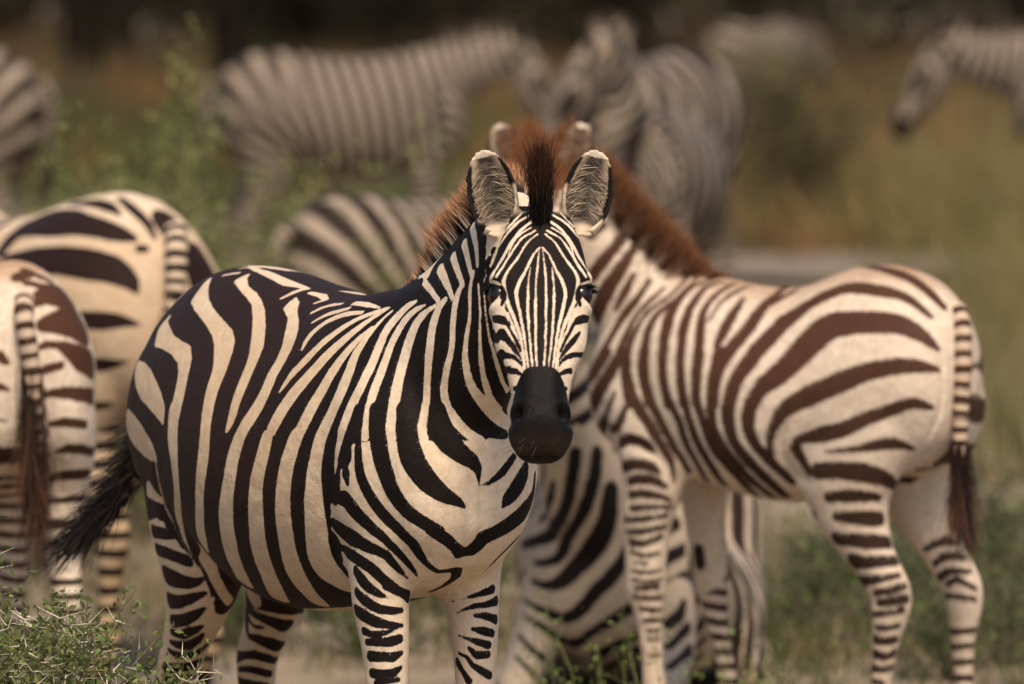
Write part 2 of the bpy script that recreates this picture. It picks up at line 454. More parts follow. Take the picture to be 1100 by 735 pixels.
# ---------------------------------------------------------------- coat markings
# each marking is a line on the animal's own skin: kind (K dark, W pale, F patch) and x,y,z,half width in millimetres, in the animal's frame
MARKS = {}
MARKS['hero'] = '''
F 773,-56,1425,28.3 796,-68,1406,27.7 645,-13,1376,56.8 718,-27,1380,44 681,-32,1357,48.8 730,-33,1359,35.2 644,-37,1334,52.9 695,-39,1337,37 737,-37,1339,30.8 608,-42,1311,52.6 661,-45,1314,38.7 704,-44,1316,32.5 741,-39,1318,28.3 -320,-75,1238,60.8 -267,-74,1241,60.6 -225,-69,1243,60.4 -189,-62,1245,60.3 -159,-51,1246,60.2 -137,-37,1247,60.1 -119,-20,1248,60.1 -106,-2,1248,60 -118,29,1246,60.2 627,-52,1291,39.8 671,-51,1293,33.3 709,-47,1295,29.2 743,-41,1297,26.3 -368,-102,1213,61 -299,-110,1218,60.6 -248,-108,1220,59.8 -204,-104,1223,56.5 -165,-98,1225,55 -130,-90,1227,53 -99,-80,1228,53 -69,-70,1230,54.9 -42,-58,1231,59.7 -19,-44,1232,59.6 1,-29,1232,59.5 17,-12,1233,59.5 21,10,1232,59.5 -9,51,1229,59.7 595,-59,1268,39.5 638,-58,1270,33.6 677,-54,1272,30.1 713,-48,1274,27.3 744,-41,1276,24.8 772,-32,1277,22.9 -366,-129,1191,60.9 -298,-135,1196,60.6 -246,-135,1199,56.3 -200,-131,1201,52.7 -158,-126,1204,49 -119,-120,1206,47.5 -82,-113,1208,47.3 -48,-105,1209,49.4 -15,-96,1211,52.2 16,-86,1213,52.9 47,-76,1214,53.3 76,-66,1216,59.1 104,-55,1217,59 132,-44,1218,58.9 164,-36,1220,58.8 229,-43,1224,58.5 307,-58,1229,58.2 359,-60,1232,57.9 405,-59,1235,57.8 462,-63,1238,57.5 516,-67,1242,46.1 564,-67,1245,38.8 607,-66,1247,33.8 646,-62,1249,30.5 682,-56,1251,27.8 714,-49,1253,25.7 744,-41,1254,23.8 770,-31,1256,21.7 -379,-147,1168,60.9 -308,-156,1173,60.6 -253,-156,1176,52.7 -204,-155,1179,50.1 -159,-151,1182,48 -117,-146,1184,46.6 -79,-139,1186,45.9 -41,-133,1188,45.9 -4,-126,1190,45.6 31,-118,1192,45.2 66,-110,1194,46.8 99,-102,1196,51.6 134,-95,1198,58.6 174,-90,1200,58.7 224,-90,1203,58.5 280,-93,1207,58.2 327,-93,1210,55 369,-89,1212,46.5 406,-84,1214,39.6 444,-78,1216,41.7 490,-78,1219,41.6 535,-77,1222,36.9 577,-74,1224,33.7 616,-70,1226,30.7 651,-64,1228,28 684,-58,1230,25.8 714,-49,1232,24.5 742,-40,1233,22.6 767,-29,1234,21.3 -405,-161,1144,61 -325,-173,1150,60.7 -267,-175,1153,53.6 -216,-174,1157,50.1 -168,-172,1159,47.5 -123,-168,1162,45.1 -81,-163,1165,44.2 -40,-158,1167,44.6 -2,-152,1169,44.3 35,-145,1171,43.8 70,-137,1173,44 107,-130,1175,45.5 144,-124,1177,48.5 186,-120,1180,54.7 234,-119,1183,58.4 282,-119,1186,53.5 326,-116,1188,46.5 365,-112,1191,41 401,-105,1193,35.8 433,-97,1195,32.2 467,-90,1196,35 508,-87,1199,34.6 548,-83,1201,32.7 586,-79,1203,30.2 622,-73,1206,28.4 655,-66,1207,26.3 685,-58,1209,24.5 714,-49,1210,23 739,-38,1212,21.8 762,-27,1213,20.7 -352,-185,1126,60.8 -287,-191,1130,54.9 -232,-191,1133,50 -181,-190,1137,48 -134,-187,1140,45.9 -90,-184,1142,44.3 -48,-179,1145,43.2 -7,-174,1147,42.1 32,-168,1150,41 70,-162,1152,41.4 107,-155,1154,43.2 146,-149,1156,45.3 187,-145,1159,50 232,-143,1162,51.1 277,-141,1164,45.6 319,-137,1167,40 357,-132,1169,36.6 392,-125,1171,32.8 423,-117,1173,29.8 453,-107,1174,28.7 484,-99,1176,30.4 520,-93,1178,31.2 557,-88,1181,29.7 592,-82,1183,28.1 626,-75,1184,26.5 657,-67,1186,24.9 685,-58,1188,23.4 712,-48,1189,22 735,-37,1190,21 756,-24,1191,20.2 -390,-193,1101,60.9 -316,-202,1106,59 -257,-205,1110,50.8 -203,-205,1113,48.5 -151,-204,1117,46.7 -103,-202,1120,44.8 -58,-199,1123,43.4 -17,-194,1125,42 23,-189,1128,40.6 62,-183,1130,39.8 100,-176,1132,39.8 139,-171,1135,41.1 180,-166,1137,43.1 223,-163,1140,44.4 266,-159,1142,42.4 307,-155,1145,38.6 344,-150,1147,35.2 379,-143,1149,32.6 412,-135,1151,30 441,-126,1153,28.1 469,-116,1154,27.1 498,-106,1156,27.3 530,-98,1158,28 563,-91,1160,28.1 597,-84,1162,26.4 628,-76,1163,25.3 657,-67,1165,23.7 684,-58,1166,22.4 709,-47,1168,21.4 731,-34,1169,20.4 750,-20,1169,19.8 -352,-211,1081,60.7 -285,-216,1086,53.1 -229,-218,1089,49.6 -175,-218,1093,47.8 -124,-217,1096,45.8 -76,-215,1100,43.4 -30,-212,1103,41.6 12,-208,1105,39.7 52,-202,1108,39.2 91,-196,1110,39 129,-191,1113,39.7 169,-185,1115,41.4 211,-181,1118,42.3 253,-177,1120,40.8 293,-173,1123,37.3 330,-167,1125,33.8 365,-160,1127,31.8 398,-152,1129,29.1 428,-143,1131,28 457,-134,1133,27.1 485,-123,1134,25.8 511,-113,1135,25 538,-102,1137,25.4 568,-94,1139,26 599,-86,1140,25.1 629,-77,1142,24.2 656,-67,1144,22.9 682,-56,1145,21.7 705,-45,1146,20.9 726,-31,1147,19.9 743,-16,1148,19.5 948,-101,1164,47.6 -404,-212,1055,60.9 -325,-223,1060,59.5 -261,-228,1065,51.6 -203,-230,1069,48.7 -149,-230,1073,47.2 -98,-229,1076,44.8 -51,-227,1079,42.3 -6,-224,1082,40 36,-219,1085,38.1 77,-214,1088,37.2 116,-209,1090,37.2 156,-203,1093,37.7 196,-198,1095,38.2 236,-194,1098,36.7 276,-189,1100,35.2 313,-183,1103,32.6 348,-176,1105,30.6 381,-168,1107,28.7 412,-159,1109,28 443,-151,1111,30 473,-142,1112,27.5 499,-131,1114,24.5 524,-119,1115,23.5 547,-107,1116,22.5 572,-96,1117,23 600,-86,1119,24 628,-77,1121,23.4 655,-66,1122,22.2 679,-55,1123,21.2 700,-42,1124,20.4 719,-28,1125,19.7 734,-12,1126,19.5 745,6,1126,20.4 -377,-224,1034,60.8 -303,-233,1040,55.6 -241,-237,1044,50.4 -182,-240,1048,49.6 -125,-241,1052,47.1 -74,-241,1056,43.7 -27,-239,1059,41.2 17,-235,1062,38.7 58,-230,1065,37.3 98,-224,1067,36.6 138,-219,1070,36.5 178,-214,1073,36.6 217,-209,1075,36.1 256,-204,1078,34.7 294,-198,1080,32.9 329,-191,1082,31 363,-183,1085,28.8 394,-175,1086,27.6 426,-166,1088,31.6 462,-160,1091,30.3 490,-150,1092,24.7 512,-137,1093,22.7 535,-125,1094,22.2 556,-112,1096,21 577,-98,1096,20.5 601,-87,1098,21.8 627,-76,1099,22.4 652,-65,1100,21.7 674,-52,1102,20.9 694,-39,1103,20.1 712,-24,1103,19.8 724,-7,1103,20.1 732,13,1103,23.1 -450,-216,1006,61.2 -356,-234,1013,60.7 -285,-242,1018,53.2 -223,-246,1023,50.6 -164,-248,1027,49.7 -106,-250,1032,47.2 -53,-251,1035,43.2 -6,-249,1039,39.4 38,-245,1042,37.4 79,-240,1045,36.3 119,-234,1047,35.7 158,-229,1050,35.8 198,-224,1053,35.4 236,-218,1055,33.6 274,-212,1058,32 309,-205,1060,30.2 343,-198,1062,28.6 375,-189,1064,26.8 405,-180,1066,27.2 442,-174,1068,34.1 477,-168,1071,27.5 503,-157,1072,22.4 524,-143,1073,21.2 545,-130,1074,21.3 565,-116,1075,20.3 584,-102,1076,19.3 603,-88,1076,19.4 625,-75,1078,20.7 648,-63,1079,21 669,-50,1080,20.6 687,-35,1081,20 702,-19,1081,20 713,-1,1081,21.2 717,21,1081,25.8 -432,-224,984,61.1 -343,-240,991,60.7 -271,-248,997,54 -207,-253,1002,50.8 -146,-257,1007,50.5 -88,-259,1011,46.4 -36,-259,1015,41.9 11,-257,1018,38.4 55,-253,1021,36.2 96,-248,1024,35 136,-243,1027,34.4 176,-237,1029,33.5 214,-232,1032,32.5 251,-225,1035,31.2 287,-218,1037,29.8 321,-211,1039,28.5 353,-203,1041,26.8 384,-194,1043,25.9 415,-185,1045,28.8 455,-181,1048,33.3 488,-173,1050,25.1 514,-162,1051,21.4 534,-148,1052,20.4 554,-135,1053,20.6 574,-121,1054,19.8 591,-106,1055,18.9 607,-90,1055,18.2 624,-74,1056,18.8 643,-60,1057,19.9 662,-46,1058,20.4 679,-31,1058,20.2 692,-14,1059,20.9 700,6,1059,22.7 699,31,1058,30.3 -422,-229,962,61 -335,-244,969,60.6 -262,-252,975,55 -196,-258,980,53.6 -130,-264,986,51.2 -72,-267,990,45.5 -20,-266,994,41 26,-264,997,37.4 69,-259,1000,35.6 110,-255,1003,34.4 150,-249,1006,33.5 189,-244,1009,32.4 226,-237,1011,31.3 262,-231,1014,30 297,-223,1016,28.9 330,-216,1018,27.5 362,-207,1020,26.3 391,-197,1022,25.5 424,-189,1024,30.8 464,-186,1027,31.1 497,-178,1029,24.4 522,-166,1031,20.6 542,-152,1032,19.6 562,-138,1033,20.3 581,-125,1034,19.5 598,-109,1034,18.6 613,-93,1035,17.9 626,-76,1035,17.4 640,-59,1035,17.9 655,-43,1036,18.9 669,-26,1036,20.1 680,-7,1036,21.6 685,14,1036,24.2 676,43,1034,39 -418,-231,940,61 -329,-247,947,60.6 -256,-256,953,55.7 -188,-262,959,55.2 -120,-269,964,53.2 -59,-273,969,47 -7,-273,973,39.6 39,-270,976,36.7 82,-266,980,35 123,-261,982,33.8 162,-255,985,32.6 200,-249,988,31.5 237,-243,990,30.2 272,-235,993,28.9 306,-228,995,27.7 338,-219,997,26.8 368,-210,999,25.1 398,-200,1001,25 431,-193,1003,33.2 472,-189,1006,29 503,-181,1008,24 527,-169,1010,20.5 548,-155,1011,19.6 568,-142,1012,20.2 588,-128,1013,19.3 605,-113,1013,18.3 619,-96,1014,17.7 631,-78,1014,17.4 641,-59,1014,17.1 651,-40,1014,17.2 660,-21,1014,18.3 667,-1,1014,21.9 667,23,1013,26.3 658,52,1011,30.5 -423,-229,916,61.1 -330,-246,924,60.6 -252,-257,931,58.5 -182,-265,937,56.2 -113,-272,942,54.2 -50,-277,948,46.1 2,-277,952,39.7 49,-275,955,35.8 92,-270,958,34.5 133,-266,961,33.3 172,-260,964,31.1 209,-254,967,30.7 244,-246,969,28.6 279,-239,972,27.6 311,-231,974,27 343,-222,976,25.7 372,-212,978,24.5 401,-202,980,25 436,-196,982,33.7 477,-192,985,28.6 507,-183,987,23.5 532,-171,989,20.3 552,-158,990,19.7 573,-144,991,20.3 594,-131,992,19.3 611,-116,993,18.2 625,-99,993,17.5 636,-81,993,17.3 645,-61,993,17.3 652,-41,993,17.3 658,-20,992,17.6 661,3,992,18.8 661,27,991,19.9 -437,-223,892,61.1 -337,-243,901,60.7 -255,-256,908,60.3 -179,-266,914,59.9 -106,-275,921,55.8 -44,-280,926,45.9 8,-280,930,39.4 55,-277,934,36.3 98,-273,937,33.9 139,-269,940,32.5 178,-263,943,30.7 214,-256,945,29.3 249,-249,948,28.1 282,-241,950,27.2 315,-232,952,26.5 346,-223,955,25.2 375,-214,957,24.3 404,-204,958,25.2 440,-197,961,34.3 480,-193,964,29 -350,-238,877,60.7 -262,-253,885,60.3 -183,-265,892,60 -104,-276,898,56.9 -40,-282,904,46.4 13,-282,908,39.4 59,-280,912,36.1 102,-276,915,33.9 143,-271,918,32.2 182,-265,921,30.6 218,-258,924,29 252,-250,926,27.7 285,-242,929,27.1 317,-234,931,26 348,-224,933,24.7 377,-214,935,24 405,-205,937,25.3 441,-198,940,33.6 481,-194,943,29.2 -374,-226,851,60.9 -275,-247,861,60.4 -191,-261,868,60 -109,-274,876,59.6 -40,-282,882,49 15,-283,886,40.5 62,-281,890,36.3 105,-277,894,34.4 146,-272,897,32 184,-266,900,30.5 220,-259,902,28.6 254,-251,905,27.1 287,-243,907,27.1 318,-234,909,25.8 348,-225,911,24.6 377,-214,913,23.9 405,-204,915,25.2 441,-198,918,34.5 -406,-212,825,61.1 -299,-236,835,60.5 -206,-254,844,60.1 -118,-271,852,59.7 -44,-280,859,51.6 12,-282,864,41.7 61,-280,868,37.3 105,-277,871,34.8 145,-272,875,32.3 184,-266,878,30.6 219,-259,880,28.6 253,-251,883,27.4 285,-242,885,26.8 317,-233,887,26 346,-224,889,24.8 375,-214,891,24 403,-203,893,24.7 439,-197,896,34.8 -328,-223,810,60.7 -230,-243,819,60.2 -133,-263,828,59.8 -51,-277,836,53.7 7,-280,841,42.7 57,-279,845,37.8 101,-275,849,35 142,-271,852,32.8 181,-265,855,30.6 217,-258,858,28.9 250,-250,861,27.5 283,-241,863,26.9 314,-232,865,26.3 344,-223,867,25 372,-212,869,24.2 400,-202,871,25.3 435,-195,874,35.8 -342,-217,785,60.7 -266,-227,792,60.4 -160,-251,803,59.9 -66,-270,812,59.5 -1,-276,818,46 51,-276,822,39.7 96,-273,826,35.5 138,-268,830,33.8 177,-263,833,31 213,-256,836,29.4 246,-248,838,27.9 279,-239,841,27.1 310,-230,843,26.9 339,-221,845,25.5 367,-210,847,24.4 395,-200,849,25 -346,-215,762,59.4 -289,-216,767,42.8 -203,-231,775,60.2 -90,-259,787,59.6 -15,-269,794,51.5 39,-271,799,42.6 86,-269,803,38.1 130,-265,807,35.4 169,-259,810,32.2 206,-252,813,30.4 239,-245,816,28.7 272,-236,818,27.7 303,-227,820,27.2 333,-218,823,26.1 361,-207,825,24.8 389,-197,827,24.7 -246,-211,748,50.3 -132,-240,760,59.9 -34,-261,770,59.4 25,-264,775,45.2 74,-263,780,39.9 118,-259,783,36.5 159,-254,787,33.8 196,-248,790,31.1 231,-241,793,29.4 264,-232,795,28.3 295,-223,798,27.7 326,-214,800,26.5 354,-204,802,25.5 381,-193,804,25 -256,-207,724,31.4 -209,-204,728,60.3 -69,-244,743,59.6 5,-255,751,53.8 58,-255,756,43.7 105,-253,760,38.9 146,-249,763,35.4 185,-243,767,33.4 220,-235,770,30.7 253,-227,772,29.8 285,-218,775,29 315,-209,777,28 344,-199,779,26.7 372,-188,781,25.7 -261,-205,701,29.4 -228,-195,703,27.9 -164,-200,710,60.1 -26,-240,725,59.4 35,-244,731,50.2 85,-244,735,43.4 128,-240,739,39.3 169,-235,743,36.2 205,-228,746,33.2 239,-220,749,31.4 272,-212,751,30.1 303,-203,754,29.3 332,-193,756,27.9 360,-183,758,26.5 387,-172,760,26.7 -235,-192,680,25.1 -210,-179,682,25.8 -100,-205,693,59.8 4,-230,705,59.3 60,-232,710,48.3 106,-230,714,42.7 149,-226,718,39.5 188,-220,722,35.8 223,-213,725,33.6 256,-204,727,31.7 287,-195,730,31.7 318,-186,732,30.2 346,-176,735,28.9 373,-165,737,28.2 -219,-174,658,23 -199,-159,659,25.9 -65,-197,674,59.7 22,-214,683,59.3 76,-215,689,53.2 122,-213,693,46.2 163,-208,697,43.1 201,-202,700,38.7 235,-194,703,36.4 267,-186,706,34.6 298,-176,708,33.4 327,-167,710,31.9 355,-156,713,30 -212,-153,635,22.3 -200,-133,635,24.4 -194,-111,634,38.2 32,-194,661,59.3 85,-195,666,54.9 130,-192,670,49.6 171,-187,674,44.8 208,-181,678,41.5 242,-173,681,38.7 274,-165,683,37.6 304,-155,686,37 332,-145,688,35.2 359,-134,690,35.7 -224,-147,610,23.1 -216,-126,610,25.3 -218,-100,608,33.7 22,-165,636,59.4 81,-169,642,59.1 127,-167,647,59 169,-162,651,57.6 206,-156,654,51.2 239,-148,657,47.5 270,-139,660,44.7 300,-129,662,43.2 328,-119,664,41.8 -242,-89,582,40.6 -412,43,558,43.2 -374,50,561,28.8 52,-130,615,59.4 105,-131,620,59.1 150,-128,625,58.9 188,-123,628,58.8 222,-115,631,58.7 252,-105,634,58.6 280,-94,636,58.5 -426,50,533,43.4 -389,57,536,29.9 -365,72,538,26.4 -352,91,538,28.3 -353,117,537,38.7
W -342,-87,1229,6.5 -318,-111,1215,14.8 -294,-132,1199,22.6 -244,-150,1184,18.5 -193,-162,1171,16.1 -145,-172,1159,16.4 -99,-181,1146,18.7 -59,-191,1131,24.7 -30,-204,1114,29.5 -12,-215,1097,28.4 -2,-225,1079,26.1 6,-236,1062,24.5 10,-245,1044,23.5 14,-253,1026,22.5 19,-260,1008,21.6 25,-266,990,20.8
W 23,-265,992,20.8 30,-271,974,20.3 34,-275,956,19.9 36,-278,938,20 37,-280,920,20.5 37,-282,901,20.8 33,-283,882,20.1 25,-282,863,18.9 18,-280,844,18 10,-278,824,17.4 1,-273,804,17.1 -12,-267,784,17.5 -25,-259,764,18.8 -43,-248,743,20.5 -68,-233,721,22.5
W -148,-191,693,24.3 -194,-164,669,21 -201,-153,650,14.2 -207,-142,631,12.3 -214,-128,613,11 -225,-112,595,10 -246,-89,577,10.3
W -381,-163,1149,9.3 -384,-174,1133,17.6 -349,-191,1117,26.4 -286,-204,1108,17.6 -231,-212,1100,17.3 -179,-219,1090,21.9 -154,-230,1073,22.6 -141,-240,1054,22.2 -134,-248,1036,23.6 -129,-255,1017,25.3 -125,-261,998,26.8 -125,-266,978,28.3
W -132,-265,980,29.2 -128,-268,962,29 -124,-271,943,28.7 -118,-274,925,27.5 -110,-276,907,25.7 -107,-276,888,23.9 -106,-274,869,22.1 -107,-272,850,20.4 -114,-267,830,18.9 -131,-259,809,17.9 -155,-247,788,17.1 -193,-228,764,15.7 -228,-209,741,13.6 -237,-202,721,11 -236,-197,702,7.9 -231,-191,685,6.9 -225,-183,668,6.7 -220,-173,652,6.1 -217,-161,637,5.1 -217,-148,622,3.2
W -257,-254,883,3.7 -259,-250,864,4.4 -269,-244,844,5.1 -277,-237,824,5.7 -286,-228,805,6 -291,-221,786,6.3 -287,-216,768,6.6 -275,-213,751,7 -264,-210,735,7 -255,-205,718,6.7 -245,-200,702,6.8 -236,-194,687,6.6 -227,-185,672,6.3 -220,-175,657,5.9 -216,-164,642,5 -215,-152,627,3.8
W -449,-202,1050,11.2 -388,-222,1035,27.1 -335,-235,1020,33.3 -285,-245,1006,29.7 -242,-252,991,25.6 -206,-258,975,19.3 -189,-262,955,5.5
W -448,-224,934,28.1 -392,-235,919,34.3 -338,-244,906,32.5 -287,-251,893,24.4 -247,-254,878,10.1
W -355,-215,792,29.7 -308,-219,785,13
W -294,-41,1253,3.7 -281,-24,1256,6.7 -217,-34,1254,9.1 -157,-41,1249,10.8 -113,-41,1243,11.9 -69,-42,1238,10.9 -25,-42,1233,9.3 18,-42,1228,7.3
W -300,-75,1239,4.6 -255,-62,1247,4.6
W -215,-62,1246,5.5 -209,-81,1237,14 -152,-100,1223,9.5 -102,-108,1213,11.1 -55,-119,1201,11 -15,-134,1185,14 19,-150,1168,15.6 48,-165,1151,17.6 71,-178,1134,18.8 91,-190,1117,19.8 103,-203,1100,19.3 109,-214,1084,18.5 113,-224,1067,17.9 117,-233,1050,17.6 119,-242,1033,17.2 119,-249,1015,16.3 121,-256,997,15.3 121,-262,979,11.7 115,-267,962,4.2
W 43,-79,1213,3.6 67,-101,1200,17.5 109,-118,1184,10.8 143,-135,1168,15 172,-152,1152,18.7 191,-166,1136,19.6 203,-180,1120,19.7 209,-192,1104,19.2 208,-202,1089,18.3 207,-211,1073,17.9 210,-220,1056,18.4 210,-229,1040,18.4 205,-236,1023,18.2 197,-243,1007,18.2 188,-250,991,18.4
W 188,-250,992,18.3 177,-256,976,18 168,-262,959,17.9 160,-266,941,19 153,-269,923,20 148,-271,904,20.1 144,-273,885,20 137,-273,866,20.4 129,-272,847,21.2 121,-270,827,22.2 112,-267,808,23.7 102,-263,788,25.1 95,-257,768,25.7 88,-250,749,26.1 77,-241,729,26.1 67,-231,709,25.8 55,-218,689,25 42,-202,670,23.9 24,-184,651,22.7
W -419,38,577,22.7 -407,43,561,21.7
W 5,-91,1212,5.5 12,-68,1222,9.1 16,-43,1228,8.2
W 259,-219,1048,3.2 266,-210,1064,6.9 273,-201,1080,9.7 284,-191,1094,10.7 295,-182,1109,11.2 304,-172,1123,11.5 313,-161,1137,11 323,-150,1150,10.4 335,-139,1163,9.7 348,-128,1175,8.8 363,-117,1185,7.9 379,-106,1195,7.1 398,-96,1203,6.5 418,-86,1210,5.3 442,-77,1217,3.5
W 266,-240,977,15.4 275,-235,994,15.9 282,-228,1010,16.2 291,-221,1026,16 301,-214,1042,15.7 312,-206,1057,15.8 322,-198,1071,15.4 331,-189,1086,14.7 341,-180,1100,13.9 350,-171,1114,13.5 359,-161,1127,13.4 368,-151,1141,12.9 378,-140,1153,11.6 389,-130,1165,10.1 399,-119,1177,8.7 409,-108,1189,7.6 419,-96,1199,6.3 433,-85,1209,5 450,-76,1219,2.6
W 254,-246,957,17 250,-250,938,17.6 245,-253,920,18.2 239,-255,901,18.7 232,-256,882,19.2 225,-256,862,20.2 221,-255,843,21.2 215,-253,823,21.8 209,-249,803,22.3 203,-245,783,22.7 195,-239,763,23.1 185,-232,743,24.1 176,-223,723,25.3 167,-212,703,25.6 155,-199,683,25.1 141,-183,663,24.4 117,-163,642,23.5 83,-136,621,22
W 345,-221,973,13.8 354,-217,989,14.3 361,-211,1006,14.9 367,-205,1022,14.8 373,-198,1038,14.1 380,-191,1054,13.4 386,-184,1070,13.1 390,-176,1085,12.9 395,-167,1101,12.4 400,-159,1116,11.4 405,-149,1130,10.3 412,-140,1144,9.2 419,-129,1157,7.7 427,-118,1169,5.9 435,-107,1181,3.8
W 339,-224,965,17.9 332,-228,947,18.5 326,-231,929,19 319,-234,911,19.3 313,-235,893,19.7 307,-235,874,20.2 302,-234,855,20.7 297,-233,836,21 291,-230,817,21.5 286,-226,797,21.8 281,-221,778,22.1 274,-215,759,22.4 267,-208,740,22.8 260,-199,721,23.6 250,-188,701,25.3 241,-176,683,26.3 232,-161,665,24.7 220,-142,648,22.5 209,-122,632,20.3 187,-96,616,18
W 408,-201,977,12.9 417,-196,994,14.1 426,-192,1011,15.7 433,-187,1029,16.9 439,-182,1046,17.5 442,-176,1063,17.4 443,-169,1080,16.9 440,-160,1097,15.3 436,-151,1113,12.8 435,-142,1130,10.9 436,-132,1146,9.2 437,-121,1161,7.4 441,-110,1175,6 446,-99,1189,5 454,-88,1202,4.4 468,-80,1214,3.5
W 431,-190,1020,15.6 422,-194,1003,15.7 413,-198,986,15.7 406,-202,969,16.3 401,-205,951,16.8 397,-207,933,17.2 392,-208,914,17.9 388,-209,896,19.1 385,-208,877,20.5 382,-207,858,21.9 377,-204,840,23.3 373,-202,821,24.7 368,-198,802,25.7 361,-193,783,26.1 353,-188,763,26.7 346,-182,744,27.8 338,-173,725,29.9 333,-162,708,32 333,-149,692,32.2 335,-135,680,28 337,-119,668,22.3
W 475,-193,982,13.9 481,-189,1000,13.5 485,-184,1017,13.5 489,-179,1035,13 492,-172,1052,12.4 494,-163,1068,11.5 493,-154,1085,11 490,-143,1101,10.9 487,-133,1118,11 484,-124,1134,11 481,-114,1151,11.1 479,-104,1168,11.7 482,-95,1184,12.5 492,-88,1199,12.4 505,-81,1213,10.9 524,-75,1227,8.7 551,-70,1237,3.3
W 486,-185,1014,10.8 481,-189,997,10.8 475,-193,979,11 468,-195,960,10.5 462,-197,942,9.2 456,-197,923,6.7 450,-197,904,3.5
W 534,-172,978,8.3 532,-169,996,8.5 530,-166,1014,8.6 529,-162,1031,8.8 527,-155,1048,9.1 524,-148,1065,9.4 521,-140,1082,9.7 518,-131,1098,9.9 515,-123,1115,9.8 512,-114,1131,9.6 510,-106,1148,9.9 512,-99,1165,10.2 518,-93,1181,10.5 527,-86,1197,10.3 542,-80,1211,8.8 562,-75,1223,6.2 589,-71,1233,2.6
W 583,-141,981,11.7 579,-138,999,11.9 575,-135,1017,12.1 571,-131,1035,11.9 567,-126,1052,11.6 563,-120,1070,11.4 559,-114,1088,11.2 556,-108,1105,11.5 554,-102,1123,12.2 555,-97,1140,13 558,-92,1158,13.5 563,-88,1176,13.2 570,-83,1193,11.9 582,-78,1209,9.7 601,-73,1222,6.7 625,-67,1233,3.7
W 628,-96,990,9.6 624,-93,1008,9.4 620,-89,1026,9.1 616,-85,1045,8.8 614,-82,1063,8.6 614,-81,1082,8.8 617,-80,1101,9.1 619,-80,1120,9.8 621,-79,1139,10.5 623,-78,1158,10.9 624,-76,1177,11.1 626,-74,1196,11.1 631,-70,1214,10.6 638,-66,1232,9.2 655,-61,1247,5.5
W 614,-86,1046,8.2 617,-92,1025,8.4 623,-97,1004,9 631,-95,983,10
W 702,-50,1278,4.9 692,-53,1261,7.2 686,-56,1243,8.3 684,-58,1225,8 682,-59,1206,7.5 681,-60,1188,7.2 680,-59,1169,6.9 676,-60,1151,6.8 669,-61,1132,7.1 661,-62,1114,7.4 654,-62,1095,7.4 648,-62,1076,7.8 646,-58,1057,8.7 646,-53,1039,9.3 650,-44,1023,9.7 654,-33,1009,10 658,-20,995,10.7 661,-6,984,11.2 663,11,973,10
W 734,-42,1304,3.5 729,-44,1286,4.2 726,-46,1269,4.6 726,-46,1251,4.4 726,-46,1233,4.1 724,-45,1215,4.1 719,-46,1198,4.6 713,-46,1180,5.2 708,-46,1162,5.9 704,-45,1144,6.7 701,-42,1126,7.4 699,-38,1108,8 697,-31,1090,8.7 696,-22,1074,9.5 695,-9,1059,10.5 690,6,1044,11.7 680,26,1031,13.2 660,52,1017,13.7 648,74,1004,15.1
W 749,-40,1281,2.5 750,-39,1263,2.6 750,-38,1245,2.6 749,-36,1227,2.7 746,-35,1209,2.8 742,-33,1191,3.1 738,-31,1173,3.5 734,-28,1155,4.1 729,-24,1137,4.8 725,-19,1119,5.3 719,-13,1101,5.5 713,-4,1083,6 704,6,1065,6.8 693,21,1047,7.7 673,44,1031,9.4
W 762,-35,1267,1.8 762,-33,1249,1.9 761,-31,1231,2 760,-28,1213,2.2 758,-24,1196,2.5 755,-19,1178,3 753,-13,1160,3.4 749,-5,1143,3.8 743,4,1125,4 735,14,1107,3.9 722,27,1089,4.1 703,48,1071,5
W 777,-32,1311,1.8 763,-36,1286,1.7
W 298,-77,1219,8 360,-80,1220,7 415,-80,1216,2.6
W -211,-34,1254,10.2 -160,-38,1249,11.6 -112,-42,1243,12.4 -62,-48,1236,11.6 -22,-47,1231,5.5
W 53,-50,1223,7.3 94,-46,1220,9.9 136,-58,1214,6.3 123,-76,1208,4.5
W 165,-102,1193,6.3 174,-87,1202,7.8 195,-75,1209,7.5 234,-72,1214,5.4
W 212,-125,1177,4.5 227,-114,1187,6.8 246,-104,1196,8 276,-98,1203,6.9 306,-92,1210,5.3
W 261,-171,1128,3.6 253,-159,1143,7.8 253,-147,1158,10.1 260,-135,1170,10.3 270,-124,1181,9.8 287,-114,1190,9.1 310,-107,1198,8.1 340,-101,1202,6.8 371,-96,1205,5.3
W 704,-50,1277,6.3 689,-49,1294,7.3 670,-46,1311,8.6 644,-39,1327,9.9
W 727,-44,1298,5.1 716,-43,1317,6.9 701,-39,1336,9.1 677,-32,1354,10.3
W 744,-39,1316,5.2 739,-38,1335,6.3 730,-35,1353,7.5 714,-30,1370,8.6 684,-18,1387,9.4
W 676,-57,1251,6.1 659,-57,1269,8 636,-53,1286,10 603,-46,1302,11.5
W 632,-64,1243,5.7 599,-62,1259,7 551,-53,1274,7.4
W 573,-144,995,12.6 579,-144,977,12.2 585,-144,960,11.9 592,-142,942,11.8 598,-139,926,12.1 606,-135,909,12.4 613,-130,893,13 622,-122,879,13.8 631,-113,866,14.1 640,-102,855,14 648,-90,843,14.1 652,-76,832,14.7 654,-60,821,15.4 656,-44,810,15.7 655,-28,797,15.8
W 621,-98,1006,8.9 624,-103,988,9.2 629,-103,970,9.8 636,-99,953,10.8 643,-92,937,11.9 649,-83,922,12.4 656,-71,909,12.4 661,-58,896,12.2 664,-44,883,11.8 665,-28,871,11.1
W 555,-162,907,7.8 558,-159,889,7.7 562,-154,872,8.5 570,-147,857,11.2 580,-139,843,14 590,-131,829,16.5 600,-123,816,19 609,-114,803,20.8 614,-103,788,22.2 614,-90,774,23.8 612,-74,760,24.9 612,-57,749,22.9 612,-38,740,19.8
W 664,38,960,21.7 665,16,937,14.4
